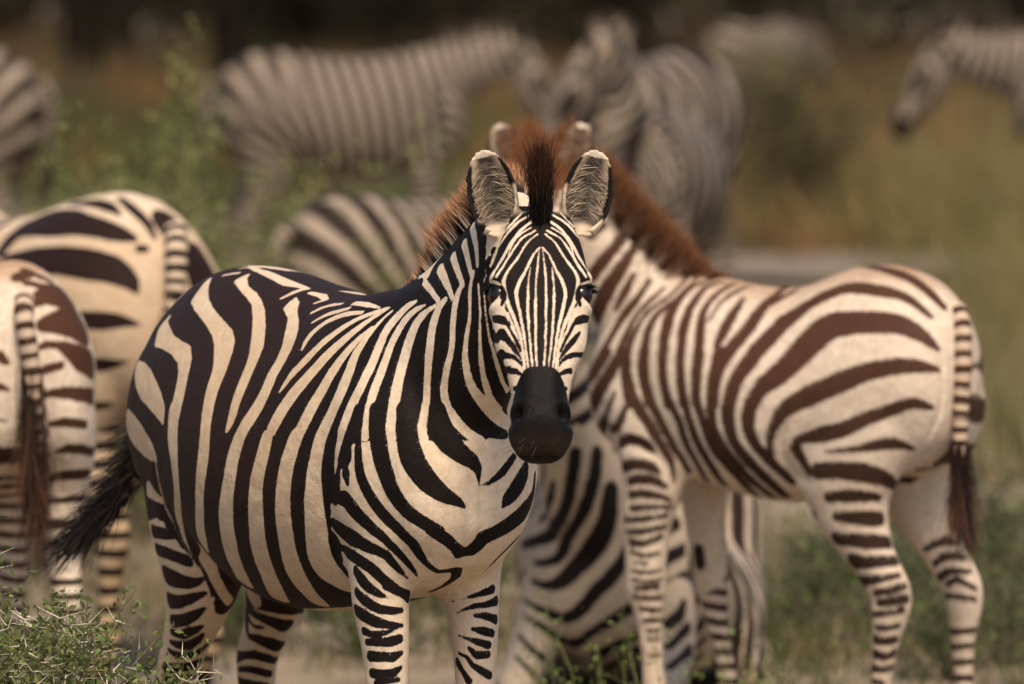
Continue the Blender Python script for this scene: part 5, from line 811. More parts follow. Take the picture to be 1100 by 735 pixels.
def coat_material(name, pale, dusty, black, brown, soft=.0012, ragged=.0013):
    m, nt, p = nodes(name)
    L = nt.links.new
    tc = N(nt, "ShaderNodeTexCoord").outputs['Object']
    st = attr(nt, 'stripe').outputs['Fac']
    jag = math_(nt, 'MULTIPLY', math_(nt, 'SUBTRACT', noise(nt, 170, 2, .6, tc), .5), ragged * 2.4)
    wav = math_(nt, 'MULTIPLY', math_(nt, 'SUBTRACT', noise(nt, 34, 2, .5, tc), .5), ragged * 2.4)
    f = ramp(nt, math_(nt, 'ADD', math_(nt, 'ADD', st, jag), wav), -soft, soft)
    mot = noise(nt, 9, 4, .65, tc)
    fine = noise(nt, 420, 2, .6, tc)
    mid = noise(nt, 60, 3, .6, tc)
    dirt = math_(nt, 'ADD', attr(nt, 'dust').outputs['Fac'], math_(nt, 'MULTIPLY', math_(nt, 'SUBTRACT', mot, .5), .9), True)
    white = mixc(nt, dirt, pale, dusty)
    white = mixc(nt, ramp(nt, mid, .35, .75, 0, .35), white, tuple(c * .72 for c in dusty))
    white = mixc(nt, ramp(nt, fine, .3, .8, 0, .30), white, tuple(c * .55 for c in dusty))
    br = math_(nt, 'ADD', attr(nt, 'brown').outputs['Fac'], math_(nt, 'MULTIPLY', math_(nt, 'SUBTRACT', mot, .5), .5), True)
    dark = mixc(nt, br, black, brown)
    dark = mixc(nt, ramp(nt, fine, .4, .85, 0, .5), dark, tuple(c * 1.5 for c in brown))
    c = mixc(nt, f, dark, white)
    mz = ramp(nt, math_(nt, 'ADD', attr(nt, 'muzzle').outputs['Fac'], math_(nt, 'MULTIPLY', math_(nt, 'SUBTRACT', noise(nt, 150, 2, .6, tc), .5), .35)), .4, .6)
    mcol = mixc(nt, attr(nt, 'lip').outputs['Fac'], (.0045, .0034, .0030), (.022, .014, .010))
    mcol = mixc(nt, ramp(nt, fine, .45, .8, 0, .5), mcol, (.010, .0078, .007))
    c = mixc(nt, mz, c, mcol)
    ear = attr(nt, 'ear').outputs['Fac']
    ev = math_(nt, 'ADD', attr(nt, 'earshade').outputs['Fac'], math_(nt, 'MULTIPLY', math_(nt, 'SUBTRACT', mid, .5), .5), True)
    rampn = N(nt, "ShaderNodeValToRGB")
    el = rampn.color_ramp.elements
    el[0].position, el[0].color = .10, (.010, .008, .007, 1)
    el[1].position, el[1].color = 1.0, (*[c_ * .95 for c_ in pale], 1)
    for pos, col in ((.25, (.05, .04, .032, 1)), (.55, (.25, .185, .12, 1))):
        e = el.new(pos)
        e.color = col
    L(ev, rampn.inputs[0])
    c = mixc(nt, ear, c, rampn.outputs[0])
    L(c, p.inputs['Base Color'])
    L(ramp(nt, mz, 0, 1, .62, .48, False), p.inputs['Roughness'])
    L(ramp(nt, mz, 0, 1, .07, .07, False), p.inputs['Specular IOR Level'])
    p.inputs['Sheen Weight'].default_value = .0
    p.inputs['Sheen Roughness'].default_value = .5
    p.inputs['Sheen Tint'].default_value = (1, .85, .7, 1)
    mp = N(nt, "ShaderNodeMapping")
    mp.inputs['Scale'].default_value = (1, 1, .22)
    L(tc, mp.inputs[0])
    b = N(nt, "ShaderNodeBump", inp={'Strength': .35, 'Distance': .004})
    L(noise(nt, 330, 3, .6, mp.outputs[0]), b.inputs['Height'])
    b2 = N(nt, "ShaderNodeBump", inp={'Strength': .25, 'Distance': .02})
    L(noise(nt, 22, 3, .5, tc), b2.inputs['Height'])
    L(b2.outputs[0], b.inputs['Normal'])
    L(b.outputs[0], p.inputs['Normal'])
    return m


def hair_material(name):
    m, nt, p = nodes(name)
    c = attr(nt, 'hue').outputs['Color']
    nt.links.new(c, p.inputs['Base Color'])
    p.inputs['Roughness'].default_value = .55
    p.inputs['Specular IOR Level'].default_value = .16
    return m


COAT_ADULT = coat_material("zebra_coat", (.66, .535, .40), (.46, .315, .185), (.007, .0055, .005), (.022, .0105, .008))
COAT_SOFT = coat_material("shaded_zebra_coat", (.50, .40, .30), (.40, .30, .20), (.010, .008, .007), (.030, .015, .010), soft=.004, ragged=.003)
COAT_YOUNG = coat_material("young_zebra_coat", (.66, .545, .42), (.34, .195, .105), (.014, .009, .007), (.060, .026, .014), soft=.003, ragged=.0026)
COAT_GREY = coat_material("dusty_shaded_zebra_coat", (.36, .285, .215), (.25, .185, .13), (.009, .007, .006), (.026, .016, .011), soft=.004, ragged=.004)  # dust grey, with the herd's partial shade put into the coat colour
HAIR = hair_material("mane_hair")
m_, nt_, p_ = nodes("wet_eye")
p_.inputs['Base Color'].default_value = (.006, .004, .003, 1)
p_.inputs['Roughness'].default_value = .16
p_.inputs['Specular IOR Level'].default_value = .35
EYE = m_
m_, nt_, p_ = nodes("hoof_horn")
p_.inputs['Base Color'].default_value = (.03, .025, .02, 1)
p_.inputs['Roughness'].default_value = .5
HOOF = m_


# ---------------------------------------------------------------- coat pattern
def read_marks(txt):
    out = []
    for ln in txt.strip().splitlines():
        p = ln.split()
        out.append((p[0], np.array([[float(c) for c in q.split(',')] for q in p[1:]], np.float32) / 1000))
    return out


def wobble(co, k=1.0, seed=0.0):
    x, y, z = co[:, 0] * k + seed, co[:, 1] * k - seed, co[:, 2] * k + 2 * seed
    return (np.sin(5.1 * x + 3.3 * z + 1.7 * y) + np.sin(9.7 * z - 6.1 * x + 2.2) * .6 + np.sin(13.3 * y + 7.7 * x - 4.1 * z) * .5 + np.sin(23 * x + 17 * z + 29 * y) * .3) / 2.4


def generic_stripes(co, cfg):
    """upright bands on the trunk that swing to level bars on the rump, rings on the legs, bars across the neck"""
    T = cfg['torso']
    x0, x1 = T[0][0], T[-1][0]
    k = (x1 - x0) / 1.265
    ztop, zbot = max(r[1] for r in T), min(r[2] for r in T)
    x, y, z = co[:, 0], co[:, 1], co[:, 2]
    wob = wobble(co, 1.0, cfg['loc'][0])
    per = cfg.get('per', .080) * k
    ph_t = (x + .18 * (z - ztop)) / per
    xp, zp = x0 + .40 * k, zbot + .02
    ang = np.arctan2(xp - (x + .18 * (z - ztop)), np.maximum(z - zp, .02))
    ph_r = (xp / per) - ang * .34 * k / per
    ph = np.where(x + .18 * (z - ztop) < xp, ph_r, ph_t)
    f = (abs((ph + wob * .22) % 1 - .5) - cfg.get('duty', .27)) * per
    zc = z - .55 * abs(y)
    fc = (abs((zc / (.07 * k) + wob * .2) % 1 - .5) - .26) * .07 * k
    f = np.where(x > x1 - .15 * k, fc, f)
    # neck: distance along its line
    if cfg.get('neck'):
        Q = catmull(cfg['neck'], 10)
        P = Q[:, :3].astype(np.float32)
        s = np.r_[0, np.cumsum(np.linalg.norm(np.diff(P, axis=0), axis=1))]
        best = np.full(len(co), 1e9, np.float32)
        sn = np.zeros(len(co), np.float32)
        for p, d, sv in zip(P, Q[:, 3], s):
            dd = np.linalg.norm(co - p, axis=1) / d
            u = dd < best
            best[u] = dd[u]
            sn[u] = sv
        nk = (best < 1.4) & (sn > s[-1] * .30)
        pn = .058 * k
        fn = (abs(((sn + wob * .010) / pn) % 1 - .5) - .26) * pn
        f = np.where(nk, fn, f)
    if cfg.get('head'):
        t, sd, n = head_coords(co, cfg['head'])
        hd = (t > .02) & (t < .65) & (abs(sd) < .14) & (abs(n) < .17)
        fh = (abs(((abs(sd) + .10 * t + .003 * wob) / .024) % 1 - .5) - .25) * .024
        f = np.where(hd, fh, f)
    if cfg['name'] != 'lying':
        leg = z < zbot + .10
        pl = .047 * k
        rings = (abs(((z + .018 * wob) / pl) % 1 - .5) - (.24 + .04 * wob)) * pl
        ins = np.clip((z - zbot) / .10, 0, 1)
        onleg = leg & ((x < x0 + .50 * k) | (x > x1 - .42 * k))
        f = np.where(onleg, np.where(ins > .9, f, rings), f)
        belly = (z < zbot + .05) & ~onleg
        f = np.where(belly, f + .02, f)
    return f.astype(np.float32)


def apply_marks(f, q, ok, marks, cap=.03):
    idx_ok = np.nonzero(ok)[0]
    cov = np.full(len(f), 1.0, np.float32)
    qq = q[idx_ok]
    for op, row in marks:
        if op == 'F':
            P, W = row[:, :3], row[:, 3]
        else:
            seg = np.linalg.norm(np.diff(row[:, :3], axis=0), axis=1)
            s = np.r_[0, np.cumsum(seg)]
            n = max(2, int(s[-1] / .003))
            u = np.linspace(0, s[-1], n)
            P = np.stack([np.interp(u, s, row[:, c]) for c in range(3)], 1).astype(np.float32)
            W = np.interp(u, s, row[:, 3]).astype(np.float32)
        pad = .055 + W.max()
        lo, hi = P.min(0) - pad, P.max(0) + pad
        sel = np.nonzero(np.all((qq > lo) & (qq < hi), axis=1))[0]
        if not len(sel):
            continue
        d = np.full(len(sel), 1e9, np.float32)
        v = qq[sel]
        for a in range(0, len(P), 48):
            D = np.sqrt(((v[:, None, :] - P[None, a:a + 48, :]) ** 2).sum(2)) - W[None, a:a + 48]
            d = np.minimum(d, D.min(1))
        g = idx_ok[sel]
        cov[g] = np.minimum(cov[g], d)
        if op == 'W':
            f[g] = np.maximum(f[g], -d)
        else:
            f[g] = np.minimum(f[g], d)
    return np.clip(f, -cap, cap), cov


def put(me, name, a):
    at = me.attributes.new(name, 'FLOAT', 'POINT')
    at.data.foreach_set('value', np.ascontiguousarray(a, np.float32))


def sst(x, a, b):
    t = np.clip((x - a) / (b - a), 0, 1)
    return t * t * (3 - 2 * t)


def paint(me, cfg, marks=None):
    co, no = verts_of(me), normals_of(me)
    f = generic_stripes(co, cfg)
    gen = f.copy()
    T = cfg['torso']
    zbot, ztop = min(r[2] for r in T), max(r[1] for r in T)
    if marks:
        c = np.array(local_dir(cfg['rot'], (-.02, -1, .10)), np.float32)
        seen = no @ c > -.12
        q = co.copy()
        mir = ~seen & (co[:, 2] > zbot + .06) & (co[:, 0] < T[-1][0] - .12)
        q[mir, 1] *= -1
        mn = no.copy()
        mn[:, 1] *= -1
        ok = seen | (mir & (mn @ c > -.12))
        f[seen] = .03
        f[ok] = np.where(seen[ok], .03, f[ok])
        f, cov = apply_marks(f, q, ok, marks)
        low = ((co[:, 2] < zbot + .10) | (cfg['name'] == 'lying')) & (cov > .05)
        f[low] = gen[low]
        bare = cov > (.11 if cfg['name'] == 'hero' else .085)
        f[bare] = gen[bare]
        if cfg['name'] == 'foal':
            f[low & (co[:, 1] < -.03) & (co[:, 2] > .50)] = .02
    n = len(co)
    muz, lip, ear, shade = np.zeros(n), np.zeros(n), np.zeros(n), np.zeros(n)
    if cfg.get('head'):
        h = cfg['head']
        t, s, d = head_coords(co, h)
        near = (abs(s) < .12) & (abs(d) < .14) & (t < .7)
        muz = np.where(near, sst(t - .13 * (np.abs(s) / .06) ** 4 * (d > -.03), .378, .398), 0)
        lip = np.where(near, sst(t, .52, .58) * .9, 0)
        p, a, nn, sd = head_frame(h)
        k = h.get('scale', 1.0)
        for sg in (-1, 1):
            e = h['ears'][0 if sg < 0 else 1]
            up = unit(a * e[0] + nn * e[1] + sd * e[2] * sg)
            op = a * e[3] + nn * e[4] + sd * e[5] * sg
            op = unit(op - up * op.dot(up))
            si = np.cross(up, -op)
            base = p + k * (a * e[6] + nn * e[7] + sd * e[8] * sg)
            r = (co - base)
            tau, lat, dep = r @ up / (e[9] * k), r @ si / (e[10] * k), r @ op / (e[10] * k)
            on = (tau > .10) & (tau < 1.15) & (abs(lat) < 1.25) & (abs(dep) < 1.3)
            prof = np.interp(tau, [0, .12, .3, .5, .7, .82, .91, .96, .985, 1], [.62, .82, 1, 1.04, .93, .76, .55, .38, .24, .05])
            rim = np.abs(lat) / np.maximum(prof, .08)
            inner = (no @ op) > .15
            v = np.where(inner, .26 + .38 * sst(rim, .30, .72), .80)
            outer_side = lat * np.sign(si @ (sd * sg)) > 0
            band = sst(tau, .16, .24) * (1 - sst(tau, .80, .86))
            dark = sst(rim, .70, .80) * np.where(outer_side, band, sst(tau, .50, .56) * (1 - sst(tau, .84, .88)))
            v = v * (1 - dark)
            v = np.where(~inner & (tau > .35) & (tau < .84), np.minimum(v, .08), v)
            v = np.where(tau > .90, .95, v)
            ear = np.where(on, sst(tau, .10, .22), ear)
            shade = np.where(on, v, shade)
    z = co[:, 2]
    if cfg['name'] != 'lying':
        muz = np.maximum(muz, 1 - sst(z, .045, .055))
    hh = (z - zbot) / (ztop - zbot)
    kind = cfg.get('kind', 'adult')
    if kind == 'young':
        brown = np.clip(.15 + 1.05 * sst(hh, -.3, .95), 0, 1)
        dust = np.clip(.02 + .80 * sst(no[:, 2], .55, 1.0) * sst(hh, .6, .95), 0, 1)
    else:
        brown = np.clip(.75 - .9 * sst(co[:, 0], .15, .55) - .4 * sst(-hh, -.1, .5), 0, 1)
        dust = np.clip(.72 - .55 * sst(co[:, 0], .25, .60) - .35 * sst(hh, .75, 1.0), 0, 1)
    dust = np.clip(dust + .35 * sst(-z, -.55, -.10), 0, 1)
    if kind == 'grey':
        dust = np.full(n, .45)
    for nm, arr in (('stripe', f), ('brown', brown), ('dust', dust), ('muzzle', muz), ('lip', lip), ('ear', ear), ('earshade', shade)):
        put(me, nm, arr)
    return f


# ---------------------------------------------------------------- hair
def strands(name, roots, tips_dir, length, width, cols_root, cols_tip, bend=None, segs=4, spread=.12, parent=None, split=.45, seed=1):
    """tapering hairs as one mesh: roots (n,3), direction (n,3), length (n), width (n), colours (n,3)"""
    r = np.random.default_rng(seed)
    n = len(roots)
    d = tips_dir + r.normal(0, spread, (n, 3))
    d /= np.linalg.norm(d, axis=1)[:, None]
    side = np.cross(d, r.normal(0, 1, (n, 3)))
    side /= np.linalg.norm(side, axis=1)[:, None]
    bend = np.zeros((n, 3)) if bend is None else bend
    curl = r.normal(0, .10, (n, 3))
    V = np.zeros((n, segs + 1, 2, 3), np.float32)
    C = np.zeros((n, segs + 1, 2, 4), np.float32)
    for i in range(segs + 1):
        t = i / segs
        p = roots + d * (length * t)[:, None] + (bend + curl) * (length * t * t)[:, None]
        w = width * (1 - .85 * t ** 1.5) / 2
        V[:, i, 0] = p - side * w[:, None]
        V[:, i, 1] = p + side * w[:, None]
        m = np.clip((t - split) / .35 + .5, 0, 1)
        C[:, i, :, :3] = (cols_root * (1 - m) + cols_tip * m)[:, None, :]
        C[:, i, :, 3] = 1
    base = (np.arange(n) * (segs + 1) * 2)[:, None, None]
    q = np.array([[2 * i, 2 * i + 1, 2 * i + 3, 2 * i + 2] for i in range(segs)])[None]
    F = (base + q).reshape(-1, 4)
    me = bpy.data.meshes.new(name)
    me.vertices.add(n * (segs + 1) * 2)
    me.vertices.foreach_set('co', V.ravel())
    me.loops.add(F.size)
    me.loops.foreach_set('vertex_index', F.ravel().astype(np.int32))
    me.polygons.add(len(F))
    me.polygons.foreach_set('loop_start', (np.arange(len(F)) * 4).astype(np.int32))
    me.update()
    at = me.attributes.new('hue', 'FLOAT_COLOR', 'POINT')
    at.data.foreach_set('color', C.ravel())
    me.materials.append(HAIR)
    me.shade_smooth()
    o = bpy.data.objects.new(name, me)
    COL.objects.link(o)
    o.parent = parent
    return o


from mathutils.bvhtree import BVHTree
from mathutils.kdtree import KDTree


def crest(me, cfg, n, s0=.25, s1=1.0, jitter=.012, seed=3):
    """points on the skin along the top of the neck, with the outward direction"""
    r = np.random.default_rng(seed)
    Q = catmull(cfg['neck'], 12)[:, :3]
    bv = BVHTree.FromPolygons([v.co for v in me.vertices], [p.vertices[:] for p in me.polygons])
    L = np.r_[0, np.cumsum(np.linalg.norm(np.diff(Q, axis=0), axis=1))] / 1
    L /= L[-1]
    pts, dirs, us = [], [], []
    for u in r.uniform(s0, s1, n):
        p = np.array([np.interp(u, L, Q[:, c]) for c in range(3)])
        t = np.array([np.interp(u + .02, L, Q[:, c]) - np.interp(u - .05, L, Q[:, c]) for c in range(3)])
        t = unit(t)
        side = np.array((0, 1, 0)) - t * t[1]
        upv = unit(np.cross(t, unit(side)))
        if upv[2] < 0:
            upv = -upv
        lat = unit(side) * r.normal(0, jitter)
        o = p + upv * .5 + lat
        h = bv.ray_cast(Vector(o), Vector(-upv), .6)
        if h[0] is None:
            continue
        us.append(u)
        pts.append(h[0][:])
        dirs.append(upv + unit(side) * lat.dot(unit(side)) * 12 + t * .15)
    return np.array(pts), np.array(dirs), np.array(us)


def near_values(me, vals, pts):
    kd = KDTree(len(me.vertices))
    for i, v in enumerate(me.vertices):
        kd.insert(v.co, i)
    kd.balance()
    return np.array([vals[kd.find(Vector(p))[1]] for p in pts])


def empty_or_mesh(name, me, cfg):
    o = bpy.data.objects.new(name, me)
    COL.objects.link(o)
    o.location = cfg['loc']
    o.rotation_euler = (0, 0, cfg['rot'])
    return o


def uv_ball(name, r, mat, parent, loc, scale=(1, 1, 1)):
    bm = bmesh.new()
    bmesh.ops.create_uvsphere(bm, u_segments=24, v_segments=14, radius=r)
    me = bpy.data.meshes.new(name)
    bm.to_mesh(me)
    bm.free()
    me.materials.append(mat)
    me.shade_smooth()
    o = bpy.data.objects.new(name, me)
    COL.objects.link(o)
    o.parent = parent
    o.location = loc
    o.scale = scale
    return o


def mane(me, f, cfg, parent, n, length, dark, pale, tip, s0=.25, s1=1.0, width=.0028, jitter=.012, split=.55, seed=5, spread=.16, band=0):
    pts, dirs, us = crest(me, cfg, n, s0, s1, jitter, seed)
    r = np.random.default_rng(seed)
    v = near_values(me, f, pts)
    n = len(pts)
    ln_k = np.clip((us - s0) / .22, .22, 1)
    if band:
        v = np.where((us / band + r.normal(0, .03, len(us))) % 1 < .52, -1, 1)
    cr = np.where((v < 0)[:, None], np.array(dark), np.array(pale)) * r.uniform(.7, 1.25, (n, 1))
    ct = np.array(tip) * r.uniform(.55, 1.4, (n, 1))
    ln = length * r.uniform(.65, 1.1, n) * ln_k
    return strands('mane', pts - dirs * .004, dirs, ln, np.full(n, width) * r.uniform(.7, 1.3, n), cr, ct, parent=parent, split=split, spread=spread, seed=seed)


def forelock(me, cfg, parent, n, length, root, tip, r_=.018, spread=.10, dirw=(0, -.15, 1), seed=9, name='forelock', off=(0, 0)):
    h = cfg['head']
    p, a, nn, s = head_frame(h)
    k = h.get('scale', 1)
    r = np.random.default_rng(seed)
    bv = BVHTree.FromPolygons([v.co for v in me.vertices], [q.vertices[:] for q in me.polygons])
    pts = []
    for _ in range(n):
        o = p + k * (a * (r.normal(.0, r_ * .9) + off[0]) + s * (r.normal(0, r_ * .62) + off[1]) + nn * .3)
        hh = bv.ray_cast(Vector(o), Vector(-nn), .5)
        if hh[0] is not None:
            pts.append(hh[0][:])
    pts = np.array(pts)
    n = len(pts)
    d = np.tile(np.array(local_dir(cfg['rot'], dirw)), (n, 1))
    cr = np.array(root) * r.uniform(.6, 1.4, (n, 1))
    ct = np.array(tip) * r.uniform(.5, 1.5, (n, 1))
    lat = np.abs((pts - p) @ s) / (k * .03)
    return strands(name, pts, d, length * r.uniform(.5, 1.05, n) * np.clip(1.1 - .45 * lat, .4, 1), np.full(n, .0032), cr, ct, parent=parent, split=.70, spread=spread, seed=seed)


def ear_hair(cfg, parent, sg, n=420, seed=2):
    h = cfg['head']
    p, a, nn, sd = head_frame(h)
    k = h.get('scale', 1.0)
    e = h['ears'][0 if sg < 0 else 1]
    up = unit(a * e[0] + nn * e[1] + sd * e[2] * sg)
    op = a * e[3] + nn * e[4] + sd * e[5] * sg
    op = unit(op - up * op.dot(up))
    si = np.cross(up, -op)
    base = p + k * (a * e[6] + nn * e[7] + sd * e[8] * sg)
    r = np.random.default_rng(seed)
    tau = r.uniform(.10, .90, n)
    sgn = np.where(r.random(n) < .62, -1, 1) * np.sign(si @ (sd * sg))
    prof = np.interp(tau, [0, .12, .3, .5, .7, .82, .91, .96, .985, 1], [.62, .82, 1, 1.04, .93, .76, .55, .38, .24, .05]) * e[10] * k
    x = sgn * prof * r.uniform(.55, .86, n)
    roots = base + up * (tau * e[9] * k)[:, None] + si * x[:, None] - op * (prof * .12 * r.random(n))[:, None]
    d = -si * sgn[:, None] * .75 + op * .32 + up * r.uniform(.1, .9, n)[:, None]
    col = np.where(r.random((n, 1)) < .25, np.array((.07, .05, .036)), np.array((.34, .265, .185))) * r.uniform(.7, 1.2, (n, 1))
    return strands('ear_hair', roots, d, r.uniform(.016, .042, n), np.full(n, .0014), col, col * .95, bend=np.tile(-op * .35, (n, 1)), parent=parent, spread=.13, seed=seed)


def tag(o, label=None, cat=None, group=None, kind=None):
    for k, v in (('label', label), ('category', cat), ('group', group), ('kind', kind)):
        if v:
            o[k] = v
    return o


def press_creases(me, marks, depth=.007):
    """skin folds: push the skin in along each crease"""
    co, no = verts_of(me), normals_of(me)
    d = np.zeros(len(co), np.float32)
    for op, row in marks:
        if op != 'C':
            continue
        seg = np.linalg.norm(np.diff(row[:, :3], axis=0), axis=1)
        s = np.r_[0, np.cumsum(seg)]
        u = np.linspace(0, s[-1], max(2, int(s[-1] / .004)))
        P = np.stack([np.interp(u, s, row[:, c]) for c in range(3)], 1).astype(np.float32)
        taper = np.sin(np.pi * np.clip(u / s[-1], .02, .98)) ** .5
        W = np.interp(u, s, row[:, 3]) * 2.2
        lo, hi = P.min(0) - .06, P.max(0) + .06
        for side in (1, -1):
            q = co * np.array((1, side, 1), np.float32)
            sel = np.nonzero(np.all((q > lo) & (q < hi), axis=1))[0]
            if not len(sel):
                continue
            D = np.sqrt(((q[sel][:, None, :] - P[None]) ** 2).sum(2))
            j = D.argmin(1)
            dm = D[np.arange(len(sel)), j]
            v = depth * taper[j] * np.exp(-(dm / W[j]) ** 2)
            d[sel] = np.maximum(d[sel], v)
    co -= no * d[:, None]
    co += no * (wobble(co, 2.1, .4) * .0024 * np.clip((co[:, 2] - .45) / .2, 0, 1) * (co[:, 0] < .6))[:, None]
    me.vertices.foreach_set('co', co.ravel())
    me.update()


def coat_hair(o, me, f, cfg, n, length, width, cols, seed=12, lift=.16, soft=.0):
    """short body hair lying back along the body, coloured by the marking it grows from"""
    r = np.random.default_rng(seed)
    co, no = verts_of(me).astype(float), normals_of(me).astype(float)
    nf = len(me.polygons)
    area = np.empty(nf, np.float32)
    me.polygons.foreach_get('area', area)
    ls = np.empty(nf, np.int32)
    me.polygons.foreach_get('loop_start', ls)
    lt = np.empty(nf, np.int32)
    me.polygons.foreach_get('loop_total', lt)
    lv = np.empty(len(me.loops), np.int32)
    me.loops.foreach_get('vertex_index', lv)
    ear = np.empty(len(co), np.float32)
    me.attributes['ear'].data.foreach_get('value', ear)
    muz = np.empty(len(co), np.float32)
    me.attributes['muzzle'].data.foreach_get('value', muz)
    dust = np.empty(len(co), np.float32)
    me.attributes['dust'].data.foreach_get('value', dust)
    brown = np.empty(len(co), np.float32)
    me.attributes['brown'].data.foreach_get('value', brown)
    seen = no[lv[ls]] @ np.array(local_dir(cfg['rot'], (0, -1, .1))) > -.35
    w = area * np.where(seen, 1, .25)
    fi = r.choice(nf, n, p=w / w.sum())
    a, b, c = lv[ls[fi]], lv[ls[fi] + 1], lv[ls[fi] + 2]
    u, v = r.random((n, 1)), r.random((n, 1))
    k = u + v > 1
    u, v = np.where(k, 1 - u, u), np.where(k, 1 - v, v)
    tri = lt[fi] > 3
    half = (r.random(n) < .5) & tri
    b = np.where(half, lv[ls[fi] + np.minimum(3, lt[fi] - 1)], b)
    P = co[a] * (1 - u - v) + co[b] * u + co[c] * v
    Nn = no[a] * (1 - u - v) + no[b] * u + no[c] * v
    Nn /= np.linalg.norm(Nn, axis=1)[:, None] + 1e-9
    fv = (f[a][:, None] * (1 - u - v) + f[b][:, None] * u + f[c][:, None] * v)[:, 0] + r.normal(0, .0007 + soft, n)
    keep = (ear[a] < .2) & (muz[a] < .5)
    x, z = P[:, 0], P[:, 2]
    T = cfg['torso']
    zb = min(q[2] for q in T)
    flow = np.stack([-np.clip((z - zb + .05) / .25, 0, 1), 0 * x, -np.full(n, .55)], 1)
    ln = length * r.uniform(.6, 1.2, n)
    if cfg.get('head'):
        t, s_, d_ = head_coords(P, cfg['head'])
        hd = (t > -.02) & (t < .62) & (abs(s_) < .13) & (abs(d_) < .15)
        ax = head_frame(cfg['head'])[1]
        flow[hd] = ax * np.where(t[hd] > .16, -1, -1)[:, None]
        ln[hd] *= .45
    wob = wobble(P, 4.0, 1.0)[:, None]
    flow = flow + np.cross(Nn, flow) * wob * .25 + r.normal(0, .12, (n, 3))
    flow -= Nn * (flow * Nn).sum(1)[:, None]
    flow /= np.linalg.norm(flow, axis=1)[:, None] + 1e-9
    d = flow + Nn * (lift * r.uniform(.5, 1.5, n))[:, None]
    side = np.cross(flow, Nn)
    dk, pl, dd, bb = (np.array(q) for q in cols)
    pale = pl * (1 - dust[a][:, None] * .8) + dd * dust[a][:, None] * .8
    dark = dk * (1 - brown[a][:, None]) + bb * brown[a][:, None]
    col = np.where((fv > 0)[:, None], pale * r.uniform(.66, 1.16, (n, 1)), dark * r.uniform(.5, 2.3, (n, 1)))  # wide tone range among dark hairs puts a sheen into their colour
    P, d, side, col, ln, Nn = P[keep], d[keep], side[keep], col[keep], ln[keep], Nn[keep]
    n = len(P)
    V = np.zeros((n, 3, 2, 3), np.float32)
    for i, (tt, ww) in enumerate(((0, 1), (.55, .8), (1, .12))):
        p = P + d * (ln * tt)[:, None] - Nn * (ln * lift * .7 * tt * tt)[:, None] - Nn * .0006
        V[:, i, 0] = p - side * (width * ww / 2)
        V[:, i, 1] = p + side * (width * ww / 2)
    F = (np.arange(n) * 6)[:, None, None] + np.array([[[0, 1, 3, 2], [2, 3, 5, 4]]])
    h = quads_object('coat_hair', V.reshape(-1, 3), F.reshape(-1, 4), col, 6, HAIR, o)
    h.data.shade_smooth()
    h['kind'] = 'stuff'
    return h


def make_zebra(key, mat, label, marks=None, group=None):
    cfg = CFG[key]
    me = body_mesh(cfg)
    me.name = "zebra"
    mk = read_marks(marks) if marks else None
    if mk:
        press_creases(me, mk)
    f = paint(me, cfg, [m for m in mk if m[0] != 'C'] if mk else None)
    me.materials.append(mat)
    me.shade_smooth()
    o = empty_or_mesh("zebra", me, cfg)
    tag(o, label, "zebra", group)
    return o, me, f, cfg


def lashes(cfg, o, seed=8):
    h = cfg['head']
    p, a, nn, sd = head_frame(h)
    k, kl = h.get('scale', 1), h.get('length', 1)
    r = np.random.default_rng(seed)
    for sg in (-1, 1):
        n = 60
        u = r.uniform(-1, 1, n)
        root = p + k * (a * ((.168 + .006 * u * u) * kl)[:, None] + sd * (sg * (.090 - .006 * u))[:, None] + nn * (.022 + .018 * u)[:, None])
        d = np.tile(sd * sg * .8 + nn * .5 + a * .35, (n, 1))
        strands('eyelash', root, d, r.uniform(.012, .022, n), np.full(n, .0016), np.full((n, 3), .008), np.full((n, 3), .008), parent=o, spread=.15, seed=seed)


def whiskers(cfg, o, seed=18):
    h = cfg['head']
    p, a, nn, sd = head_frame(h)
    k, kl = h.get('scale', 1), h.get('length', 1)
    r = np.random.default_rng(seed)
    n = 70
    u = r.uniform(-1, 1, n)
    t = r.uniform(.50, .57, n)
    root = p + k * (a * (t * kl)[:, None] + sd * (.050 * u)[:, None] + nn * (r.uniform(-.045, .02, n))[:, None])
    d = a * .7 + nn * r.uniform(-.5, .7, n)[:, None] + sd * (1.2 * u)[:, None]
    strands('whisker', root, d, r.uniform(.02, .045, n), np.full(n, .0009), np.full((n, 3), .03), np.full((n, 3), .06), parent=o, spread=.15, seed=seed)


def eyes(cfg, o, r=.022, t=.186, s=.0735, n=.016):
    h = cfg['head']
    p, a, nn, sd = head_frame(h)
    k, kl = h.get('scale', 1), h.get('length', 1)
    for sg in (-1, 1):
        c = p + k * (a * t * kl + sd * s * sg + nn * n)
        uv_ball('eye', r * k, EYE, o, tuple(c))


